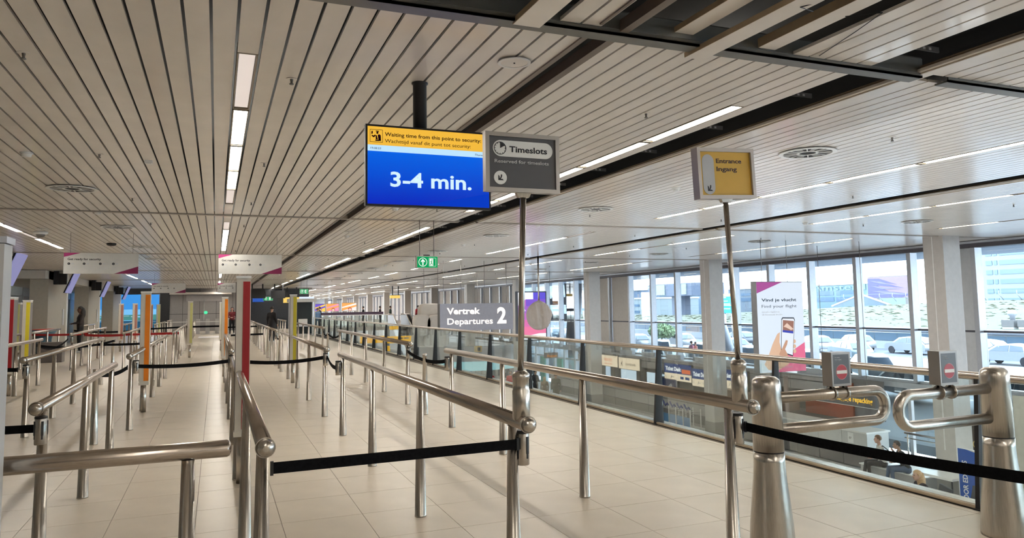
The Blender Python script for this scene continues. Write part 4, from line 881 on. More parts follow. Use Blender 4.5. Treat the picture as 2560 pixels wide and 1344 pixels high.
# ================================================================ FAR UPPER LEVEL
b = MB().box(6.2, 21, 62, 150, -.3, 0).box(-10, 6.3, 78, 150, -.3, 0); b.build('floor', mat('far_deck', (.5, .45, .4), .4), kind='structure')
b = MB().box(2.4, 21.2, 149.5, 150, -3.6, 3.95); b.build('wall_far', mat('far_wall_paint', (.55, .55, .56), .5), kind='structure')
t = thing('glass_balustrade', 'distant glass balustrade across the far floor edge left of the escalators', 'balustrade', (8.0, 62, 0))
MB().box(0, 5.6, -.03, .03, .98, 1.04).build('top_rail', WHITE, t); MB().box(-1.2, 5.6, 2.0, 2.1, 1.02, 1.25).build('ledge_band', mat('purple_band', (.10, .06, .10), .5), t)
for k in range(9): MB().box(.62*k, .62*k+.05, -.02, .02, 0, .98).build('post', FINM, t); MB().box(.62*k+.06, .62*k+.6, -.01, .0, .05, .96).build('glass_panel', GLB, t)
def escal(px, label):
    a = P(px, 775, Y=62); x = a.x
    t = thing('escalator', label, 'escalator', (x, 62, 0))
    for dx in (0, 1.15):
        MB().hexa([(dx, 0, -.1), (dx+.08, 0, -.1), (dx, 2, -.1), (dx+.08, 2, -.1), (dx, 0, .95), (dx+.08, 0, .95), (dx, 2, .95), (dx+.08, 2, .95)]).hexa([(dx, -6.4, -3.6), (dx+.08, -6.4, -3.6), (dx, 0, -.1), (dx+.08, 0, -.1), (dx, -6.4, -2.7), (dx+.08, -6.4, -2.7), (dx, 0, .95), (dx+.08, 0, .95)]).build('side_panel', mat('escalator_side', (.06, .06, .07), .4), t)
        MB().tube([(dx+.04, 2, 1.0), (dx+.04, 0, 1.0), (dx+.04, -6.4, -2.62)], .06, 8).build('handrail', STEEL, t)
    for k in range(18): MB().box(.1, 1.13, -6.4+.36*k, -6.04+.36*k, -3.6+.19*k, -3.42+.19*k).build('step', STEELD if k % 2 else ALU, t)
escal(982, 'far escalator rising to the upper floor, left one'); escal(1024, 'far escalator rising to the upper floor, right one')
def tall_sign(px0, py0, px1, py1, Y, name, label, cat, fn):
    a, c = P(px0, py0, Y=Y), P(px1, py1, Y=Y); t = thing(name, label, cat, (a.x, Y, c.z)); w, h = c.x-a.x, a.z-c.z
    fn(t, w, h); return t
OP = em('poster_orange', (.95, .42, .12), .9); PP = em('poster_pink', (.85, .35, .55), .9); PW = em('poster_white', (.95, .85, .82), .95); PV = em('poster_violet', (.16, .10, .60), .9); PYE = em('poster_yellow', (.95, .60, .12), .95)
def poster(cols, words=None):
    def f(t, w, h):
        MB().box(-.03, w+.03, 0, .1, -.03, h+.03).box(.1*w, .14*w, .02, .08, -t.location.z, 0).box(.86*w, .9*w, .02, .08, -t.location.z, 0).build('casing', STEELD, t); F = frame((0, -.002, 0)); b = MB(); b.rect(F, 0, w, 0, h, .004, 0).poly(F, [(0, h), (w, h), (0, .5*h)], .003, 1, .004).poly(F, [(0, .0), (0, .35*h), (w, .75*h), (w, .55*h)], .003, 1, .004)
        b.build('print', cols, t)
        b = MB(); b.disc(F, .55*w, .18*h, .14*w, .003, 0, .008, 20, r2=.24*h).disc(F, .55*w, .14*h, .11*w, .003, 1, .011, 20, r2=.18*h); b.build('face_print', [em('poster_red', (.45, .05, .05), .8), em('poster_skin', (.85, .62, .5), .9)], t)
        if words: MB().text(F, words, .1*w, .72*h, .12*h, .7*w, 0, .008, .002, .01).build('lettering', em('poster_plum', (.5, .05, .25), .8), t)
    return f
tall_sign(758, 761, 783, 778, 72, 'poster_light_box', 'far light box poster in orange and white, leftmost of four', 'poster', poster([PW, OP]))
tall_sign(786, 760, 813, 778, 72, 'poster_light_box', 'far light box poster in violet and yellow, second of four', 'poster', poster([PYE, PV]))
tall_sign(816, 759, 847, 777, 72, 'poster_light_box', 'far light box poster in pink with a red haired head, third of four', 'poster', poster([PP, OP]))
tall_sign(855, 757, 891, 776, 72, 'poster_light_box', 'far light box poster in pale pink and orange, rightmost of four', 'poster', poster([PW, OP]))
def blk(m_, th=.3, rods=True):
    def f(t, w, h):
        MB().box(0, w, 0, th, 0, h).build('casing', m_, t)
        if rods:
            for x in (.2*w, .8*w): MB().box(x, x+.08, .1, .18, h, HC-t.location.z).build('rod', BLACK, t)
    return f
tall_sign(620, 723, 664, 745, 52, 'hanging_screen', 'black hanging screen just right of the near red-striped column', 'screen', blk(BLACK))
tall_sign(678, 726, 713, 745, 52, 'hanging_screen', 'second black hanging screen left of the small exit sign', 'screen', blk(BLACK))
tall_sign(709, 743, 748, 756, 60, 'hanging_sign', 'far yellow hanging sign behind the yellow-striped column', 'sign', blk(em('far_yellow_sign', (.95, .62, .15), .95)))
tall_sign(976, 738, 1000, 745, 58, 'hanging_sign', 'small yellow hanging sign above the escalator landing', 'sign', blk(em('far_yellow_sign', (1, 1, 1))))
tall_sign(632, 745, 660, 754, 60, 'wall_sign', 'small blue lit sign under the black screens', 'sign', blk(em('far_blue_sign', (.03, .10, .45), .9), .3, False))
MB().box(2.45, 7.2, 63.5, 63.8, 0, 3.3).build('wall_front', mat('dark_glazed_wall', (.03, .035, .045), .25), kind='structure')
MB().box(6.4, 7.6, 63.3, 63.45, .2, 2.6).build('trim_52', em('glowing_bright_fill', (.75, .85, 1), .9), kind='structure')  # glowing slab painted in for the bright area beside the dark wall
a = P(661, 797, Z=.2)
t = thing('scanner_booth', 'white framed booth standing in the far right lane', 'booth', (4.05, 45, 0))
for x in (0, 1.35): MB().box(x, x+.07, 0, .1, 0, 2.0).box(x, x+.07, 1.0, 1.1, 0, 2.0).build('upright', WHITE, t)
MB().box(-.1, 1.5, -.05, 1.15, 2.0, 2.2).build('roof', WHITE, t); MB().box(.07, 1.35, .1, 1.0, .55, .62).build('shelf', ALU, t); MB().box(.07, 1.35, 1.0, 1.04, .1, 2.0).build('back_glass', mat('booth_dark_glass', (.02, .03, .035), .2), t); MB().box(.5, 1., .2, .5, .62, 1.0).build('monitor', OFFW, t)
# far end gates and barrier on the long lane
t = thing('security_gate', 'low white gates with green lamps closing the far end of the open lane', 'gate', (-1.9, 55, 0))
for k in range(5): MB().box(.62*k, .62*k+.25, 0, .8, 0, 1.0).build('gate_pod', mat('gate_pod', (.45, .43, .42), .4), t)
for k in (1, 3): MB().cyl((.62*k+.5, 0, .9), (.62*k+.5, 0, 2.3), .02, n=8).build('mast', WHITE, t); MB().ball((.62*k+.62, -.05, 1.45), .12).build('green_lamp', em('lamp_green', (.1, .8, .4), 1), t)
MB().box(-1.5, 2.2, -1.2, -1.12, .82, .86).build('rail', WHITE, t)
MB().box(-.95, .2, 46.5, 49, .001, .005).build('floor_patch', mat('white_patch', (.85, .82, .85), .4), None, label='flat white patch on the floor at the far end of the long open lane', cat='mat')  # thin white sheet laid on the floor
# left side monitors and bins
def lmon(x, y, label, s_=1.):
    t = thing('hanging_monitor', label, 'monitor', (x, y, 2.40)); h, d = .92*s_, .36*s_
    MB().hexa([(0, 0, 0), (.06, 0, 0), (0, 1.2, 0), (.06, 1.2, 0), (d, 0, h), (d+.06, 0, h), (d, 1.2, h), (d+.06, 1.2, h)]).build('casing', BLACK, t)
    MB().hexa([(.06, -.02, 0), (.09, -.02, 0), (.06, 1.2, 0), (.09, 1.2, 0), (d+.06, -.02, h), (d+.09, -.02, h), (d+.06, 1.2, h), (d+.09, 1.2, h)]).build('screen', em('lilac_screen', (.27, .27, .50), .8), t)
    MB().box(-.35, .05, .3, .5, .35, .8).box(-.40, -.22, .25, .55, .35, HC-2.40).build('bracket', BLACK, t)
    b = MB(); F = lambda a, c, dd=0: Vector((.06+d*c+a*.0-.0, -.022-dd, h*c)); 
    MB().hexa([(.075+d*.3, -.03, h*.3), (.10+d*.3, -.03, h*.3), (.075+d*.3, -.02, h*.3), (.10+d*.3, -.02, h*.3), (.065+d*.5, -.03, h*.5), (.09+d*.5, -.03, h*.5), (.065+d*.5, -.02, h*.5), (.09+d*.5, -.02, h*.5)]).build('picture_mark', mat('monitor_mark', (.1, .1, .4), .5), t)
lmon(-5.65, 24.3, 'tilted hanging monitor nearest the big left column'); lmon(-5.8, 34.6, 'tilted hanging monitor in front of the first pier'); lmon(-5.8, 44.5, 'tilted hanging monitor in front of the second pier', .9); lmon(-5.8, 54.5, 'tilted hanging monitor in front of the third pier', .9)
t = thing('waste_bin', 'big round blue bin with a wide tray top and red rim', 'bin', (-5.78, 31.2, 0))
MB().lathe([(.24, 0), (.24, .62), (.27, .76)], n=28).build('body', mat('dark_teal_plastic', (.03, .08, .12), .4), t); MB().lathe([(.27, .76), (.40, .93), (.41, .98)], n=32).build('tray', mat('blue_tray', (.10, .22, .32), .4), t); MB().lathe([(.41, .98), (.40, 1.01), (.3, 1.02)], n=32).build('rim', mat('red_rim', (.60, .10, .08), .4), t)
MB().box(-5.3, -4.6, 27.6, 28.1, 0, .65).build('grey_bin', mat('brown_grey_box', (.14, .12, .11), .5), None, label='low brown grey box right of the blue bin', cat='box')
# doors and shutter on the left wall
for k, (ya, yb, kind_) in enumerate(((41.5, 45.2, 'shutter'), (45.6, 48.6, 'door'), (55.8, 59, 'door'), (59.4, 62, 'door'))):
    t = put('door_%d' % (k+1), MB().box(-9.62, -9.45, ya-.12, ya, 0, 2.6).box(-9.62, -9.45, yb, yb+.12, 0, 2.6).box(-9.62, -9.45, ya-.12, yb+.12, 2.5, 3.1).mesh('door', mat('portal_white', (.66, .65, .62), .5)), kind='structure')
    if kind_ == 'shutter':
        for q in range(16): MB().box(-9.56, -9.50, ya, yb, .05+.15*q, .19+.15*q).build('slat', mat('shutter_slat', (.42, .41, .40), .4), t)
    else: MB().box(-9.58, -9.52, ya, (ya+yb)/2-.01, 0, 2.5).build('leaf', mat('door_leaf', (.5, .42, .36), .5), t); MB().box(-9.58, -9.52, (ya+yb)/2+.01, yb, 0, 2.5).build('leaf', mat('door_leaf', (1, 1, 1)), t)
exit_sign((-8.9, 45., 2.75), .6, .3, 'green exit sign before the shutter on the far left', True, True)

t = put('window_91', MB().box(20.7, 20.85, 39.4, 50, -1.25, -1.05).mesh('w', ALU), kind='structure')
for k in range(8):
    y = 39.5+1.5*k
    MB().box(20.62, 20.86, y-.09, y+.09, ZL, -1.25).build('mullion', ALU, t)
    if k < 7: MB().box(20.75, 20.76, y+.09, y+1.41, ZL, -1.25).build('pane', GLW, t); MB().box(20.68, 20.84, y+.09, y+1.41, -1.85, -1.75).build('transom', ALU, t)
for k, (y, c_) in enumerate(((42.0, (.12, .45, .36)), (44.6, (.10, .40, .34)), (47.2, (.6, .62, .6)))):
    MB().box(20.2, 20.3, y, y+.7, ZL, ZL+1.8).build('info_panel', mat('info_panel_%d' % k, c_, .5), None, label='%s upright info panel at the lower entrance glass' % ['green', 'second green', 'white'][k], cat='panel')
# ================================================================ PEOPLE
VOX = .02
def person(loc, face, label, pose='stand', top=(.05, .05, .06), legs=(.03, .03, .05), skin=(.45, .27, .19), hair=(.03, .02, .015), long=False, coat=False, lean=0., head=(0, 0), arms='down', vox=VOX, scale=1., shoes=(.5, .5, .5)):
    """face: direction the person faces, radians from +X; local +Y is forward"""
    V = Vector; segs = []     # (tag, p0, r0, p1, r1)
    sit = pose == 'sit'
    hz = .50 if sit else .94
    def tq(p): p = V(p); z = p.z-hz; return V((p.x, p.y*math.cos(lean)+z*math.sin(lean), hz+z*math.cos(lean)-p.y*math.sin(lean)))
    S_ = lambda *p: tq(p) 
    up = hz-.94
    pel, bel, che, nck = (0, 0, .94+up), (0, .01, 1.10+up), (0, 0, 1.32+up), (0, 0, 1.46+up)
    segs += [('top', S_(-.07, 0, .97+up), .105, S_(.07, 0, .97+up), .105), ('top', S_(-.05, .01, 1.12+up), .10, S_(.05, .01, 1.12+up), .10), ('top', S_(-.09, 0, 1.30+up), .108, S_(.09, 0, 1.30+up), .108), ('top', S_(-.14, -.01, 1.40+up), .062, S_(.14, -.01, 1.40+up), .062), ('top', S_(0, 0, 1.0+up), .12, S_(0, 0, 1.3+up), .12)]
    segs += [('skin', S_(0, -.005, 1.42+up), .05, S_(0, .01, 1.54+up), .047)]
    hc = S_(head[0]*.02, .02+head[1]*.05, 1.625+up)
    segs += [('skin', hc+V((0, -.01, .03)), .088, hc+V((0, .0, -.02)), .082), ('skin', hc+V((0, .03, -.06)), .055, hc+V((0, .035, -.07)), .05), ('skin', hc+V((0, .085, .0)), .014, hc+V((0, .10, -.022)), .016), ('skin', hc+V((-.087, 0, 0)), .018, hc+V((-.09, -.005, .02)), .014), ('skin', hc+V((.087, 0, 0)), .018, hc+V((.09, -.005, .02)), .014)]
    hands = []
    for s_ in (-1, 1):
        hip = V((.09*s_, 0, hz)); 
        if sit: kn = V((.11*s_, .43, .50)); an = V((.11*s_, .40+(.12 if s_ > 0 else 0), .09))
        elif pose == 'walk': kn = V((.09*s_, .14 if s_ > 0 else .02, .50)); an = V((.09*s_, .20 if s_ > 0 else -.24, .10 if s_ > 0 else .14))
        else: kn = V((.10*s_, .02, .50)); an = V((.11*s_, -.01, .09))
        segs += [('legs', hip, .095, kn, .062), ('legs', kn, .060, an, .040), ('shoe', an+V((0, -.02, -.045)), .042, an+V((0, .16, -.055)), .034), ('legs', V((.05*s_, 0, hz+.02)), .11, V((.08*s_, .0, hz-.03)), .10)]
        sh = S_(.185*s_, -.01, 1.39+up)
        if arms == 'phone' or (arms == 'chin' and s_ < 0): el = S_(.22*s_, .10, 1.14+up); wr = S_(.10*s_, .30, 1.20+up) if arms == 'phone' else S_(.04*s_, .17, 1.50+up)
        elif arms == 'lap' or arms == 'chin': el = S_(.23*s_, .05, 1.13+up); wr = V((.13*s_, .30, hz+.16)) if sit else S_(.06*s_, .25, 1.10+up)
        else: el = S_(.23*s_, -.03, 1.12+up); wr = S_(.24*s_, .08, .88+up)
        segs += [('top', sh, .058, el, .046), ('top', el, .045, wr, .033)]
        d = (wr-el).normalized(); palm = wr+d*.05; segs += [('skin', wr, .028, palm+d*.02, .034)]; hands.append((palm+d*.03, d, s_))
    if coat: segs += [('top', V((0, 0, hz+.1)), .16, V((0, .02, hz-.38)), .19)]
    b = MB()
    for tg, p0, r0, p1, r1 in segs:
        b.ball(p0, r0, 12, 8); b.ball(p1, r1, 12, 8); b.tube([p0, p1], [r0, r1], 12)
    me = b.mesh('tmp', []); o = bpy.data.objects.new('tmp', me); COL.objects.link(o)
    md = o.modifiers.new('r', 'REMESH'); md.mode = 'VOXEL'; md.voxel_size = vox; md.use_smooth_shade = True
    md2 = o.modifiers.new('s', 'SMOOTH'); md2.iterations = 3; md2.factor = .5
    dg = bpy.context.evaluated_depsgraph_get(); body = bpy.data.meshes.new_from_object(o.evaluated_get(dg)); bpy.data.objects.remove(o)
    body.name = 'person'; nv = len(body.vertices); co = np.empty(nv*3); body.vertices.foreach_get('co', co); co = co.reshape(-1, 3)
    nf = len(body.polygons); cen = np.empty(nf*3); body.polygons.foreach_get('center', cen); cen = cen.reshape(-1, 3)
    best = np.full(nf, 1e9); idx = np.zeros(nf, int); order = {'top': 0, 'legs': 1, 'skin': 2, 'shoe': 3}
    for tg, p0, r0, p1, r1 in segs:
        a = np.array(p0); ab = np.array(p1)-a; tt = np.clip(((cen-a)@ab)/max(ab@ab, 1e-9), 0, 1); dd = np.linalg.norm(cen-a-tt[:, None]*ab, axis=1)-(r0+(r1-r0)*tt)
        u = dd < best; best[u] = dd[u]; idx[u] = order[tg]
    # add fingers, eyes and mouth to the same mesh
    q = MB()
    for c, d, s_ in hands:
        side = d.cross(V((0, 0, 1))).normalized(); 
        for k in range(4): o0 = c+side*(.011*(k-1.5)); L = (.055, .062, .058, .045)[k]; q.tube([o0, o0+d*L*.5, o0+d*L+V((0, 0, -.012))], [.008, .0075, .006], 6, 2)
        q.tube([c-d*.03+side*.02, c+side*.045*1+d*.01], [.010, .008], 6, 2)
    for s_ in (-1, 1): q.ball(hc+V((.032*s_, .078, .012)), (.012, .008, .008), 8, 6, 4)
    q.tube([hc+V((-.024, .078, -.052)), hc+V((0, .084, -.053)), hc+V((.024, .078, -.052))], .006, 6, 5)
    verts = [tuple(v) for v in co]+q.v; faces = [list(p.vertices) for p in body.polygons]+[[i+nv for i in f] for f in q.f]
    m2 = bpy.data.meshes.new('person'); m2.from_pydata(verts, [], faces)
    nm = label[:14]
    mk = lambda n_, c_: mat('cloth_%s_%.3f_%.3f_%.3f' % (n_, *c_), c_, .8, scale=14, noise=.12)
    for mm in (mk('top', top), mk('legs', legs), mk('skin', skin), mk('shoe', shoes), INK, mk('lips', (.35, .12, .1))): m2.materials.append(mm)
    m2.polygons.foreach_set('material_index', list(idx)+q.m); m2.polygons.foreach_set('use_smooth', [True]*len(faces)); m2.update()
    t = put('person', m2, None, loc, face-PI/2, label, 'person'); t.scale = (scale,)*3
    h = MB(); n = 18; rows = []     # hair cap, open at the face
    for j in range(9):
        ph = PI*j/12; rr = math.sin(ph)
        rows.append(h.pts([hc+V((.100*rr*math.cos(a), -.012+.106*rr*math.sin(a)*(1 if math.sin(a) < 0 else (.93-.10*j/8*(j > 3))), .028+.100*math.cos(ph) if (math.sin(a) < .35 or j < 5) else .028+.100*math.cos(PI*4.4/12))) for a in [2*PI*k/n for k in range(n)]]))
    for j in range(8):
        for k in range(n): h.face([rows[j]+k, rows[j]+(k+1) % n, rows[j+1]+(k+1) % n, rows[j+1]+k], 0, True)
    if long: h.tube([hc+V((0, -.06, .04)), hc+V((0, -.085, -.08)), hc+V((0, -.10, -.22)), hc+V((0, -.11, -.34))], [.085, .10, .085, .03], 14)
    h.build('hair', mat('hair_%.3f_%.3f_%.3f' % hair, hair, .6, scale=40, noise=.2), t)
    return t, hc
def at_head(px, py, z): v = P(px, py, Z=z); return v
LEFTV = math.atan2(.70, -.70)
# men on the bench
p, hc = person((18.0, 16.12, ZL), math.atan2(.55, -.83), 'man in a pale hoodie with a dark strap across his chest sitting on the bench', 'sit', (.60, .57, .52), (.02, .02, .025), (.55, .32, .24), (.16, .09, .05), lean=.15, arms='lap', vox=.014)
MB().tube([(-.19, .05, 1.02), (-.05, .155, .86), (.12, .16, .68)], .016, 6).tube([(-.19, .05, 1.02), (-.15, -.10, .9), (.1, -.12, .68)], .016, 6).build('bag_strap', INK, p)
p, hc = person((17.95, 15.3, ZL), math.atan2(.50, -.86), 'man in a black shirt and jeans resting his head on his hand', 'sit', (.015, .018, .022), (.06, .10, .17), (.42, .25, .18), (.05, .035, .03), lean=.32, arms='chin', vox=.014)
person((15.2, 12.5, ZL), math.atan2(.35, -.9), 'blonde woman in black looking at her phone near the right edge', 'sit', (.02, .012, .018), (.03, .03, .04), (.50, .30, .22), (.45, .28, .14), long=True, lean=.22, arms='phone', vox=.014)
# group before the lower entrance
a = at_head(1338, 927, -1.95); person((a.x, a.y, ZL), 0.3, 'dark haired woman in black standing by the lower entrance doors', 'stand', (.03, .03, .04), (.02, .02, .03), long=False, arms='lap')
a = at_head(1361, 944, -2.2); person((a.x, a.y, ZL), 1.2, 'blonde woman in a beige coat seen from behind below the balustrade', 'stand', (.30, .24, .18), (.2, .17, .13), hair=(.50, .40, .26), long=True, coat=True, scale=.84)
a = at_head(1389, 936, -1.95); person((a.x, a.y, ZL), 1.2, 'person in a long olive coat seen from behind below the balustrade', 'stand', (.10, .10, .075), (.06, .06, .05), hair=(.04, .03, .025), coat=True)
a = at_head(1276, 926, -2.3); person((a.x, a.y, ZL), -1.9, 'person in a red and yellow jacket sitting far below the balustrade', 'sit', (.60, .03, .03), (.3, .3, .32), coat=False, arms='lap', vox=.025)
a = at_head(1226, 922, -2.2); person((a.x, a.y, ZL), -1.9, 'small figure in a red top far below the balustrade', 'sit', (.60, .05, .06), (.2, .1, .1), arms='lap', vox=.03)
# upper level
a = P(578, 832, Z=0); person((.95, 50, 0), math.radians(-97), 'dark haired woman in a red jacket and long black skirt walking towards us', 'walk', (.16, .015, .02), (.008, .008, .01), (.50, .30, .24), (.02, .012, .012), long=True, arms='lap', coat=False, vox=.022, scale=1.02)
person((-5.0, 33.6, 0), math.radians(200), 'guard in dark uniform with long braids at the left pier', 'stand', (.03, .022, .02), (.01, .01, .012), (.12, .06, .04), (.01, .008, .006), long=True, arms='lap', scale=1.05)
person((2.55, 38, 0), math.radians(60), 'figure in black just right of the near red-striped column', 'stand', (.015, .012, .014), (.01, .01, .012), coat=True, vox=.03)
for k, (px, py, Y, zz, lab, tp, lg, hr, fc, sc) in enumerate(((757, 764, 62, 1.66, 'far woman in a pale top left of the group behind the balustrade', (.55, .48, .45), (.2, .2, .22), (.1, .06, .04), -90, 1), (763, 763, 60, 1.72, 'far man in black at the front of the group behind the balustrade', (.02, .02, .025), (.02, .03, .03), (.03, .02, .02), 200, 1), (778, 767, 60, 1.6, 'far child sized figure in a pale shirt in the group behind the balustrade', (.6, .5, .42), (.4, .35, .3), (.12, .05, .03), 150, .9), (794, 766, 58, 1.62, 'far figure in a denim blue top in the group behind the balustrade', (.12, .20, .32), (.1, .15, .2), (.08, .05, .04), 100, .95), (799, 763, 60, 1.75, 'far man in black with a red scarf, rightmost of the group', (.03, .02, .025), (.02, .02, .03), (.02, .02, .02), 200, 1),
        (908, 763, 66, 1.65, 'dark silhouette alone left of the escalators', (.02, .02, .025), (.02, .02, .025), (.02, .02, .02), 180, 1), (950, 763, 66, 1.65, 'dark silhouette beside the pale pillar near the escalators', (.03, .02, .02), (.02, .02, .02), (.03, .02, .02), 0, 1), (976, 763, 66, 1.65, 'figure in dark green just right of the pale pillar', (.03, .06, .05), (.02, .02, .02), (.04, .02, .02), 0, 1),
        (1045, 763, 64, 1.65, 'figure in a red jacket at the escalator top, left one', (.42, .02, .03), (.01, .01, .02), (.03, .02, .02), 90, 1), (1052, 761, 65, 1.70, 'figure in a red jacket at the escalator top, right one', (.35, .02, .03), (.02, .02, .03), (.03, .02, .02), 90, 1))):
    v = P(px, py+2, Y=Y); person((v.x, Y, min(0, v.z-1.62*sc) if Y < 62 else 0.0), math.radians(fc), lab, 'stand', tp, lg, hair=hr, vox=.035, scale=sc)
# ================================================================ LOWER HALL FAR THINGS
def lowbox(px0, py0, px1, py1, Y, name, label, cat, mt, th=.3):
    a, c = P(px0, py0, Y=Y), P(px1, py1, Y=Y); t = thing(name, label, cat, (a.x, Y, c.z)); MB().box(0, c.x-a.x, 0, th, 0, a.z-c.z).build('casing', mt, t); return t, c.x-a.x, a.z-c.z
YB = em('banner_amber', (.95, .48, .03), .95)
t, w, h = lowbox(902, 841, 962, 856, 46, 'counter_banner', 'amber self check-in banner below the far balustrade, left piece', 'sign', YB); F = frame((0, -.003, 0)); MB().rect(F, .1*w, .5*w, .3*h, .42*h).build('print', OP, t)
t, w, h = lowbox(966, 841, 1029, 856, 45, 'counter_banner', 'amber self check-in banner below the far balustrade, right piece', 'sign', YB)
for x in (.1, .45, .7): MB().rect(F, x*w, (x+.2)*w, .6*h, .8*h).build('print', STEELD, t)
t, w, h = lowbox(975, 815, 996, 823, 55, 'counter_banner', 'small amber banner beside the far pillar', 'sign', YB)
t, w, h = lowbox(960, 865, 975, 880, 45, 'counter_banner', 'lowest small amber banner far below the balustrade', 'sign', YB)
b = MB(); n = 14; c0 = P(1215, 850, Y=44); R = 3.4; prof = []
for k in range(n+1):
    a = PI+PI*k/n; prof.append((c0.x+R*math.cos(a), 47.5+R*.9*math.sin(a)))
for k in range(n): b.hexa([(prof[k][0], prof[k][1], -1.9), (prof[k+1][0], prof[k+1][1], -1.9), (prof[k][0], prof[k][1]+.2, -1.9), (prof[k+1][0], prof[k+1][1]+.2, -1.9), (prof[k][0], prof[k][1], -.95), (prof[k+1][0], prof[k+1][1], -.95), (prof[k][0], prof[k][1]+.2, -.95), (prof[k+1][0], prof[k+1][1]+.2, -.95)])
t = thing('curved_canopy', 'grey curved shop canopy seen through the balustrade glass', 'canopy'); b.build('band', mat('curved_band', (.34, .34, .36), .5), t)
b = MB()
for k in range(n): b.hexa([(prof[k][0], prof[k][1]+.1, -2.5), (prof[k+1][0], prof[k+1][1]+.1, -2.5), (prof[k][0], prof[k][1]+.15, -2.5), (prof[k+1][0], prof[k+1][1]+.15, -2.5), (prof[k][0], prof[k][1]+.1, -1.9), (prof[k+1][0], prof[k+1][1]+.1, -1.9), (prof[k][0], prof[k][1]+.15, -1.9), (prof[k+1][0], prof[k+1][1]+.15, -1.9)])
b.build('lit_band', em('shop_cyan', (.45, .75, .78), .8), t)
for k in range(0, n, 3): MB().cyl((prof[k][0], prof[k][1]+.3, ZL), (prof[k][0], prof[k][1]+.3, -1.9), .08).build('leg', ALU, t)
t = thing('hanging_sign', 'small yellow cube sign hanging before the curved canopy', 'sign', P(1190, 865, Y=36)); MB().box(0, .32, 0, .3, -.3, 0).build('casing', mat('amber_cube', (.45, .30, .08), .5), t); MB().rect(frame((0, -.003, -.3)), .08, .24, .06, .24).build('symbol', INK, t); MB().cyl((.16, .15, 0), (.16, .15, HC-t.location.z), .006, n=6).build('wire', STEELD, t)
t, w, h = lowbox(1366, 882, 1395, 894, 33, 'hanging_sign', 'dark hanging sign with an orange word over the lower doors', 'sign', mat('repack_grey', (1, 1, 1))); MB().text(F, 'Baggage', .06*w, .3*h, .38*h, .85*w).build('lettering', em('orange_word', (1, .35, .05), 1), t); MB().cyl((w/2, .15, h), (w/2, .15, HC-t.location.z), .01, n=6).build('rod', STEELD, t)
for k, px in enumerate((1152, 1167, 1182, 1197, 1212, 1227, 1242)):
    v = P(px, 930, Z=ZL+.2); t = thing('check_in_kiosk', '%s white self check-in kiosk from the left below the balustrade' % ['first', 'second', 'third', 'fourth', 'fifth', 'sixth', 'seventh'][k], 'kiosk', (v.x, v.y, ZL))
    MB().box(-.18, .18, -.12, .12, 0, 1.1).hexa([(-.18, -.16, 1.1), (.18, -.16, 1.1), (-.18, .14, 1.1), (.18, .14, 1.1), (-.18, -.02, 1.75), (.18, -.02, 1.75), (-.18, .14, 1.75), (.18, .14, 1.75)]).build('body', WHITE, t)
    MB().hexa([(-.17, -.16, 1.2), (.17, -.16, 1.2), (-.17, -.13, 1.2), (.17, -.13, 1.2), (-.17, -.06, 1.65), (.17, -.06, 1.65), (-.17, -.03, 1.65), (.17, -.03, 1.65)]).build('screen', em('kiosk_screen', (.55, .75, .85), .9), t)
for k, (px, py) in enumerate(((1250, 960), (1262, 962), (1292, 958), (1300, 965))):
    v = P(px, py, Z=ZL); t = thing('waiting_chair', '%s black waiting chair from the left around the figure in red and yellow' % ['first', 'second', 'third', 'fourth'][k], 'chair', (v.x+.6, v.y+.8, ZL), .3)
    MB().box(-.28, .28, -.25, .25, .40, .45).build('seat', INK, t); MB().box(-.28, .28, .25, .3, .45, .95).build('backrest', INK, t); MB().cyl((0, 0, 0), (0, 0, .4), .04).build('base', STEEL, t)
OUTDOOR_DARKEN = .45  # darkens outdoor colours so the strong daylight does not bleach them
# ================================================================ OUTSIDE
ZO = -3.1
b = MB(); b.box(21.3, 400, -80, 500, ZO-.3, ZO); b.build('ground', mat('pale_asphalt', (.20, .215, .23), .8, scale=.6), kind='structure')
MB().box(21.1, 38.6, -30, 130, 3.95, 4.5).build('ceiling', mat('canopy_soffit', (.26, .27, .30), .7), kind='structure')
for y in (47., 66, 100): MB().tube([(37.5, y, ZO), (36.3, y+1.5, 3.95)], [.35, .22], 10).build('canopy_strut', mat('pale_strut', (.35, .38, .42), .5), None, label='slanting pale canopy strut outside, '+{47.: 'behind the flight banner', 66: 'left of the blue direction sign', 100: 'farthest away'}[y], cat='strut')
# kerb wall with glass rail beyond the parking
t = thing('road_barrier', 'long pale road barrier with bluish glass panels in front of the grass slope', 'barrier', (60, 10, ZO))
MB().box(0, .5, -60, 240, .0, .75).build('wall', mat('pale_concrete', (.40, .43, .47), .8), t)
for k in range(110): MB().box(.1, .16, -60+2.6*k+.06, -57.4+2.6*k, .8, 1.55).build('glass_panel', mat('bluish_glass_panel', (.10, .16, .22), .3), t)
MB().tube([(.1, -60, 1.85), (.1, 240, 1.85)], .24, 10).build('cap_rail', mat('white_cap', (.32, .34, .38), .5), t)
MB().box(52.5, 59.8, -60, 260, ZO, ZO+.02).build('road', mat('dark_road', (.10, .11, .13), .8), kind='structure')
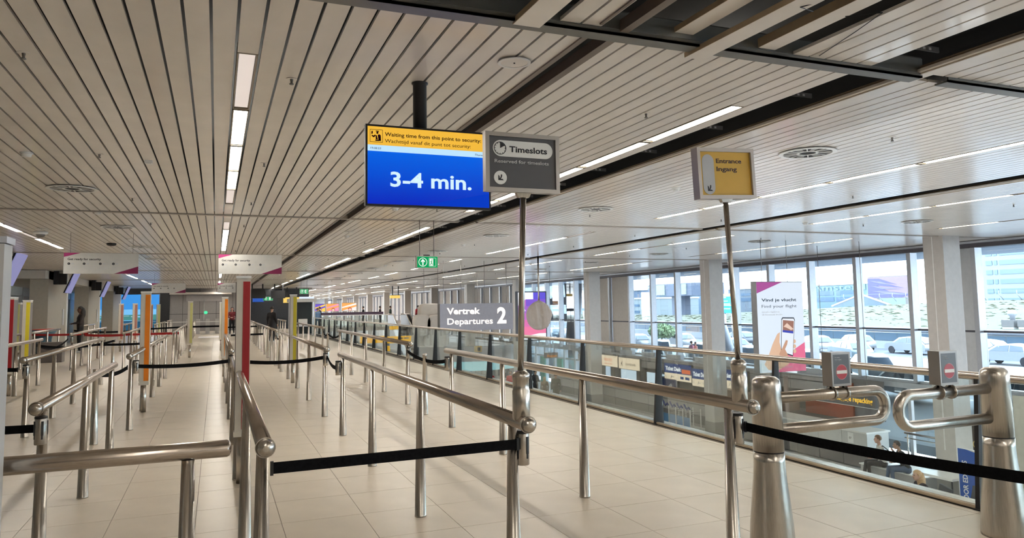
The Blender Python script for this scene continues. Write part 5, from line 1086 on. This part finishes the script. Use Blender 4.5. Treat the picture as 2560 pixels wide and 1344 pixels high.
# grass slope
b = MB(); rr = random.Random(5); nx, ny = 26, 90
def edge(y): return 100 if y < 70 else max(70, 100-(y-70)*.9)
def ztop(y): return 1.35 if y < 70 else max(-.4, 1.35-(y-70)*.055)
for j in range(ny+1):
    y = -20+2.6*j
    for i in range(nx+1):
        f_ = i/nx; b.v.append((60.8+(edge(y)-60.8)*f_, y, -1.1+(ztop(y)+1.1)*f_+rr.uniform(-.05, .05)))
for j in range(ny):
    for i in range(nx): a = j*(nx+1)+i; b.face([a, a+1, a+nx+2, a+nx+1], 0, True)
gm = mat('dry_grass', (.080, .088, .040), .95, scale=.35, noise=.3, stretch=(1.2, .35, 1))
b.build('grass_slope', gm, kind='structure')
b = MB()
for k in range(2200):
    y = rr.uniform(-10, 150); f_ = rr.random(); x = 60.8+(edge(y)-60.8)*f_; z = -1.1+(ztop(y)+1.1)*f_; s_ = rr.uniform(.15, .45); a = rr.uniform(0, PI)
    dx, dy = math.cos(a)*s_, math.sin(a)*s_*1.8; b.f.append(list(range(len(b.v), len(b.v)+3))); b.v += [(x-dx, y-dy, z-.02), (x+dx, y+dy, z-.02), (x+rr.uniform(-.1, .1), y, z+s_*.25)]; b.m.append(rr.choice([0, 0, 1, 2])); b.sm.append(False)
b.build('grass', [mat('green_tuft', (.085, .10, .045), .95), mat('dry_tuft', (.10, .092, .045), .95), mat('dark_tuft', (.07, .085, .038), .95)], None, label='short dry grass covering the slope outside', cat='grass', kind='stuff')
t = thing('slope_fence', 'thin pale fence with slanting posts along the top of the grass slope', 'fence', (98, 0, 1.35))
for k in range(34): y = 14+2.4*k; MB().tube([(0, y, 0), (-.5, y+.3, .8), (-.2, y+.5, 1.25)], .05, 6).build('post', mat('fence_grey', (.25, .27, .3), .5), t)
for z in (.5, 1.15): MB().box(-.45, -.40, 14, 94, z, z+.05).build('fence_rail', mat('fence_grey', (1, 1, 1)), t)
def facing(X, px0, py0, px1, py1): a = P(px0, py0, X=X); c = P(px1, py1, X=X); return a.y, c.y, c.z, a.z
# billboard
y1, y0, z0, z1 = facing(108, 2169, 694, 2292, 742); z0 = max(z0, 1.8)
t = thing('billboard', 'large outdoor billboard in violet and pink above the grass slope', 'billboard', (108, y0, z0)); w, h = y1-y0, z1-z0
MB().box(0, .6, 0, w, -.1, h+.15).build('casing', STEELD, t); F = frame((-.01, w, 0), (0, -1, 0)); MB().rect(F, 0, w, 0, h, .05).build('print', mat('billboard_pink', (.26, .17, .24), .6), t)
b = MB(); 
for q in ([(.0, 0), (0, .95), (.25, .93), (.62, .62), (.18, .80), (.75, .45), (.2, .6), (.45, .3), (.9, .15), (.7, .0)],): b.poly(F, [(x*w, y*h) for x, y in q], .03, 0, .06)
for q in ([(.02, .85), (.3, .78), (.55, .58), (.25, .70)], [(.05, .6), (.35, .5), (.7, .4), (.3, .42)], [(.05, .35), (.5, .28), (.85, .1), (.45, .16)]): b.poly(F, [(x*w, y*h) for x, y in q], .03, 1, .10)
b.build('shapes', [mat('billboard_violet', (.09, .08, .21), .6), mat('billboard_lilac', (.17, .15, .27), .6)], t)
for y in (.2*w, .8*w): MB().box(.2, .5, y, y+.4, -2.2, 0).build('leg', STEELD, t)
# buildings
def building(X, px0, py0, px1, zbase, label, wall, bands, depth=20, win=(.10, .17, .25), cols=None, name='office_building'):
    a = P(px0, py0, X=X); c = P(px1, py0, X=X); y0, y1, zt = c.y, a.y, a.z
    t = thing(name, label, 'building', (X, y0, zbase)); w, h = y1-y0, zt-zbase
    MB().box(0, depth, 0, w, 0, h).build('wall', wall, t); wm = mat('far_window_%.2f' % win[2], win, .3)
    for za, zb in bands:
        for ca, cb in (cols or [(0.03, .97)]): MB().box(-.12, 0, w*(1-cb), w*(1-ca), h*za, h*zb).build('window', wm, t)
    MB().box(-.3, depth+.2, -.2, w+.2, h, h+.4).build('parapet', WHITE, t)
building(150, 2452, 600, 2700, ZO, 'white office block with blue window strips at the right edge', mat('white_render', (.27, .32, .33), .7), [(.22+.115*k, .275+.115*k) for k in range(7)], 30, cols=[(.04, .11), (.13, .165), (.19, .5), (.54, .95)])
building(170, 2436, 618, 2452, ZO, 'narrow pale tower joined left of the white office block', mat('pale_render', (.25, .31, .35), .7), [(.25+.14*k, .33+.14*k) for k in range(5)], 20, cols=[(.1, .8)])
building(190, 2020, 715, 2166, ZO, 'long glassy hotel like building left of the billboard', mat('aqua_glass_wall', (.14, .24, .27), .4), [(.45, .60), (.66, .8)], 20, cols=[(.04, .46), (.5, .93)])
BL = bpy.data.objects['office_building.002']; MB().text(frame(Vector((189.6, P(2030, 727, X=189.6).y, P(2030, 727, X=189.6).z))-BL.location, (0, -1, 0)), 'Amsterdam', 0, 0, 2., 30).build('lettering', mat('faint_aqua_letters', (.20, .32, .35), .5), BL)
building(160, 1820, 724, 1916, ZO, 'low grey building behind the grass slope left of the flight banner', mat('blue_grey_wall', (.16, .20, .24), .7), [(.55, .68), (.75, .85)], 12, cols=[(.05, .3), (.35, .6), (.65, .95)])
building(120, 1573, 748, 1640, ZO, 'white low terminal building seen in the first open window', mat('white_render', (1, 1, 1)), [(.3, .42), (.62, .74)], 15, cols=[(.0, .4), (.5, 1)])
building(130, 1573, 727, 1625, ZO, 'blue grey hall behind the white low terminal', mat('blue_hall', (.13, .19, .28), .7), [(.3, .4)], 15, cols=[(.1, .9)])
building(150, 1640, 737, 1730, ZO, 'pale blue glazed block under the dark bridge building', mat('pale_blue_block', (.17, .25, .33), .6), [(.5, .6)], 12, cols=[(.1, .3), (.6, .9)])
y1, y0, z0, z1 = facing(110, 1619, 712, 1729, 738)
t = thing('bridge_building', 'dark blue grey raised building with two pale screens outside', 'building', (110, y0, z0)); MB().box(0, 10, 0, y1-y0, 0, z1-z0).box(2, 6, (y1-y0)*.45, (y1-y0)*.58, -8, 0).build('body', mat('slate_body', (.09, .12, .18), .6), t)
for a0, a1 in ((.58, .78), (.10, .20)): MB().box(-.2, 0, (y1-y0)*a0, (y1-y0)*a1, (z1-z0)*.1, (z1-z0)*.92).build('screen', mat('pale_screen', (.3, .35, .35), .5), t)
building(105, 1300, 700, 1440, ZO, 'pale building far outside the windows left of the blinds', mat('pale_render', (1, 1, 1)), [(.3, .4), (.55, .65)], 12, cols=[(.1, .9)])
# dark sculptural sign outside
y1, y0, z0, z1 = facing(30, 1375, 700, 1441, 792)
t = thing('letter_sculpture', 'dark brown outdoor frame of stacked rounded shapes behind the windows', 'sculpture', (30, y0, ZO)); w = y1-y0; BR = mat('dark_brown_metal', (.05, .045, .05), .6)
MB().tube([(0, w*.16, 0), (0, w*.10, 3.5), (0, w*.06, 6.6)], [.75, .6, .9], 12).build('stem', BR, t)
for zc, hh in ((3.2, .55), (4.7, .6)):
    for k in range(5): MB().box(-.2, .2, w*(.18+.17*k), w*(.36+.17*k), zc+z0*0, zc+hh+.12*(k % 2)).build('block', BR, t)
# blue direction sign outside
y1, y0, z0, z1 = facing(50, 1804, 734, 1833, 782); t = thing('direction_sign', 'blue outdoor direction sign with an orange top band', 'sign', (50, y0, ZO)); w, h = y1-y0, z1-z0; zb = z0-ZO
MB().box(0, .2, 0, w, zb, zb+h*.86).build('panel', mat('direction_blue', (.02, .33, .62), .5), t); MB().box(0, .2, 0, w, zb+h*.86, zb+h).build('top_band', mat('direction_orange', (.75, .42, .12), .5), t)
for k, (a0, a1, q) in enumerate(((.1, .4, .78), (.1, .55, .6), (.1, .75, .45), (.1, .95, .38), (.1, .75, .2))): MB().box(-.03, 0, w*(1-a1), w*(1-a0), zb+h*q, zb+h*(q+.035)).build('text_line', OFFW, t)
for y in (.2*w, .8*w): MB().cyl((.1, y, 0), (.1, y, zb), .08).build('leg', STEEL, t)
# roof boxes and skylight on the slope
for k, (px0, px1) in enumerate(((2505, 2535), (2545, 2580))):
    a = P(px0, 799, X=62); c = P(px1, 828, X=62); t = thing('roof_unit', 'brown and white outdoor ventilation box on the slope, '+['left one', 'right one'][k], 'ventilation box', (62, c.y, c.z-.1)); w, h = a.y-c.y, a.z-c.z
    MB().box(0, 1.2, 0, w, 0, h*.5).build('base', WHITE, t); MB().box(-.05, 1.25, -.05, w+.05, h*.5, h+.1).build('louvre', mat('brown_louvre', (.18, .17, .16), .6), t)
    if k == 0: MB().lathe([(.2, 0), (.2, .3), (.38, .45), (.3, .75), (.05, .85)], (.5, w*.4, h+.1)).build('cowl', ALU, t)
a = P(2165, 742, X=95); t = thing('skylight', 'white triangular skylight on the grass slope', 'skylight', (94, a.y, 1.2))
MB().tube([(0, -5, -.3), (0, 0, 1.3), (0, 6, -.5)], .15, 6).build('frame', WHITE, t); MB().hexa([(0, -5, -.4), (1, -5, -.4), (0, 6, -.6), (1, 6, -.6), (0, -.1, 1.2), (.1, -.1, 1.2), (0, .1, 1.2), (.1, .1, 1.2)]).build('pane', mat('bluish_glass_panel', (1, 1, 1)), t)
# tree
a = P(1655, 850, X=44); t = thing('tree', 'small light green tree among the parked cars outside', 'tree', (44, a.y, ZO))
MB().tube([(0, 0, 0), (.05, .1, .9), (0, 0, 1.6)], [.10, .08, .05], 8).build('trunk', mat('bark', (.16, .12, .09), .9), t)
b = MB(); rr = random.Random(9)
for k in range(1500):
    v = Vector((rr.gauss(0, 1), rr.gauss(0, 1), rr.gauss(0, 1))).normalized()*rr.uniform(.5, 1); p = Vector((v.x*1.3, v.y*1.9, 1.75+v.z*.8)); s_ = .13; d1 = Vector((rr.uniform(-1, 1), rr.uniform(-1, 1), rr.uniform(-1, 1)))*s_; d2 = Vector((rr.uniform(-1, 1), rr.uniform(-1, 1), rr.uniform(-1, 1)))*s_
    q = b.pts([p-d1, p+d2, p+d1, p-d2]); b.face([q, q+1, q+2, q+3])
b.build('foliage', mat('light_leaf', (.14, .20, .09), .8), t, kind='stuff')
# cars
def car(x, y, rz, paint, label, z=ZO):
    t = thing('car', label, 'car', (x, y, z), rz); pm = mat('car_paint_%.2f_%.2f' % (paint[0], paint[2]), paint, .3, coat=.5); gl = mat('car_glass', (.05, .09, .13), .15)
    side = [(-2.15, .35), (-2.15, .80), (-1.95, .95), (-1.35, 1.42), (-.2, 1.52), (.65, 1.42), (1.25, .98), (1.95, .86), (2.15, .65), (2.15, .35)]
    b = MB(); n = len(side); L = b.pts([(px_, -.86 if z_ < 1 else -.68, z_) for px_, z_ in side]); R = b.pts([(px_, .86 if z_ < 1 else .68, z_) for px_, z_ in side])
    b.face([L+i for i in range(n)]); b.face([R+i for i in range(n)][::-1])
    for i in range(n): b.face([L+i, R+i, R+(i+1) % n, L+(i+1) % n], 0, True)
    b.build('body', pm, t)
    for s_ in (-1, 1):
        for q in ([(-1.28, 1.0), (-1.15, 1.34), (-.35, 1.42), (-.35, 1.0)], [(-.28, 1.0), (-.28, 1.42), (.5, 1.34), (1.0, 1.0)]):
            MB().hexa([(q[0][0], .855*s_-.12*s_, q[0][1]), (q[3][0], .855*s_-.12*s_, q[3][1]), (q[0][0], .875*s_, q[0][1]), (q[3][0], .875*s_, q[3][1]), (q[1][0], .62*s_, q[1][1]), (q[2][0], .62*s_, q[2][1]), (q[1][0], .735*s_, q[1][1]), (q[2][0], .735*s_, q[2][1])]).build('side_window', gl, t)
        for xx in (-1.35, 1.35): MB().tube([(xx, .80*s_, .33), (xx, .90*s_, .33)], .33, 16).build('wheel', INK, t)
    MB().hexa([(.72, -.62, 1.40), (.72, .62, 1.40), (.74, -.62, 1.42), (.74, .62, 1.42), (1.26, -.70, 1.0), (1.26, .70, 1.0), (1.29, -.70, 1.02), (1.29, .70, 1.02)]).build('windscreen', gl, t)
    MB().hexa([(-1.42, -.60, 1.36), (-1.42, .60, 1.36), (-1.44, -.60, 1.38), (-1.44, .60, 1.38), (-1.98, -.68, .97), (-1.98, .68, .97), (-2.0, -.68, .99), (-2.0, .68, .99)]).build('rear_window', gl, t)
WP = (.38, .40, .42); SPt = (.18, .245, .27); BP = (.06, .08, .11)
for k, (px, py, rz, col, lab) in enumerate(((2530, 905, 1.65, WP, 'white hatchback parked outside beside the right bollard'), (2455, 880, 1.4, SPt, 'silver car parked at the left edge of the rightmost window'), (2280, 878, 1.5, WP, 'white car outside just left of the right window pillar'), (2140, 868, 1.2, WP, 'white car outside right of the flight banner, rear one'), (2125, 892, 1.2, SPt, 'silver car outside right of the flight banner, front one'), (2040, 873, 1.2, WP, 'white car outside touching the right edge of the flight banner'), (1850, 858, 1.5, BP, 'dark car outside left of the flight banner'), (1825, 880, 1.5, SPt, 'silver car outside just right of the ticket desk pillar'), (1700, 863, 1.4, WP, 'white car in the window left of the ticket desk pillar'), (1590, 865, 1.4, WP, 'white car in the first open window right of the blinds'), (1420, 845, 1.4, WP, 'white car behind the windows left of the blinds'), (1385, 842, 1.4, SPt, 'silver car behind the windows just right of the covered clock'))):
    v = P(px, py, Z=ZO+.2); v = v if v.x < 55 else P(px, py, X=56); car(v.x, v.y, rz, col, lab)
for k in range(14):
    car(30.5+6*(k % 2), 20+5.6*(k//2)*1.0+2*(k % 2), 1.0 if k % 2 else 1.15, (WP, SPt, WP)[k % 3], '%s car of the %s kerbside row under the canopy' % (['first', 'second', 'third', 'fourth', 'fifth', 'sixth', 'seventh'][k//2], 'near' if k % 2 == 0 else 'far'))
a = P(1728, 850, X=33.4); person((33.4, a.y, ZO), 0, 'person in a pink top outside the window beside the pillar', 'stand', (.75, .25, .35), (.08, .1, .2), vox=.035, scale=1.05)
a = P(1738, 853, X=33.9); person((33.9, a.y, ZO), 0, 'person in an orange top outside next to the one in pink', 'stand', (.75, .35, .25), (.2, .1, .1), vox=.035)

# darkened material copies put a lower outdoor exposure into the colours
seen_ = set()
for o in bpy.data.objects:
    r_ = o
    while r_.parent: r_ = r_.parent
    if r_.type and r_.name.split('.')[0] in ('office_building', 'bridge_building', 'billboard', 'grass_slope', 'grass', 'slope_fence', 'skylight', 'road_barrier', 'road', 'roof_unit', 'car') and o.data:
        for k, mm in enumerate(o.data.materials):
            if mm.name.startswith('darkened_'): continue
            d = bpy.data.materials.get('darkened_'+mm.name)
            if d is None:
                d = mm.copy(); d.name = 'darkened_'+mm.name
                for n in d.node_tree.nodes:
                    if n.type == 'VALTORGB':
                        for e in n.color_ramp.elements: e.color = tuple(c*OUTDOOR_DARKEN for c in e.color[:3])+(1,)
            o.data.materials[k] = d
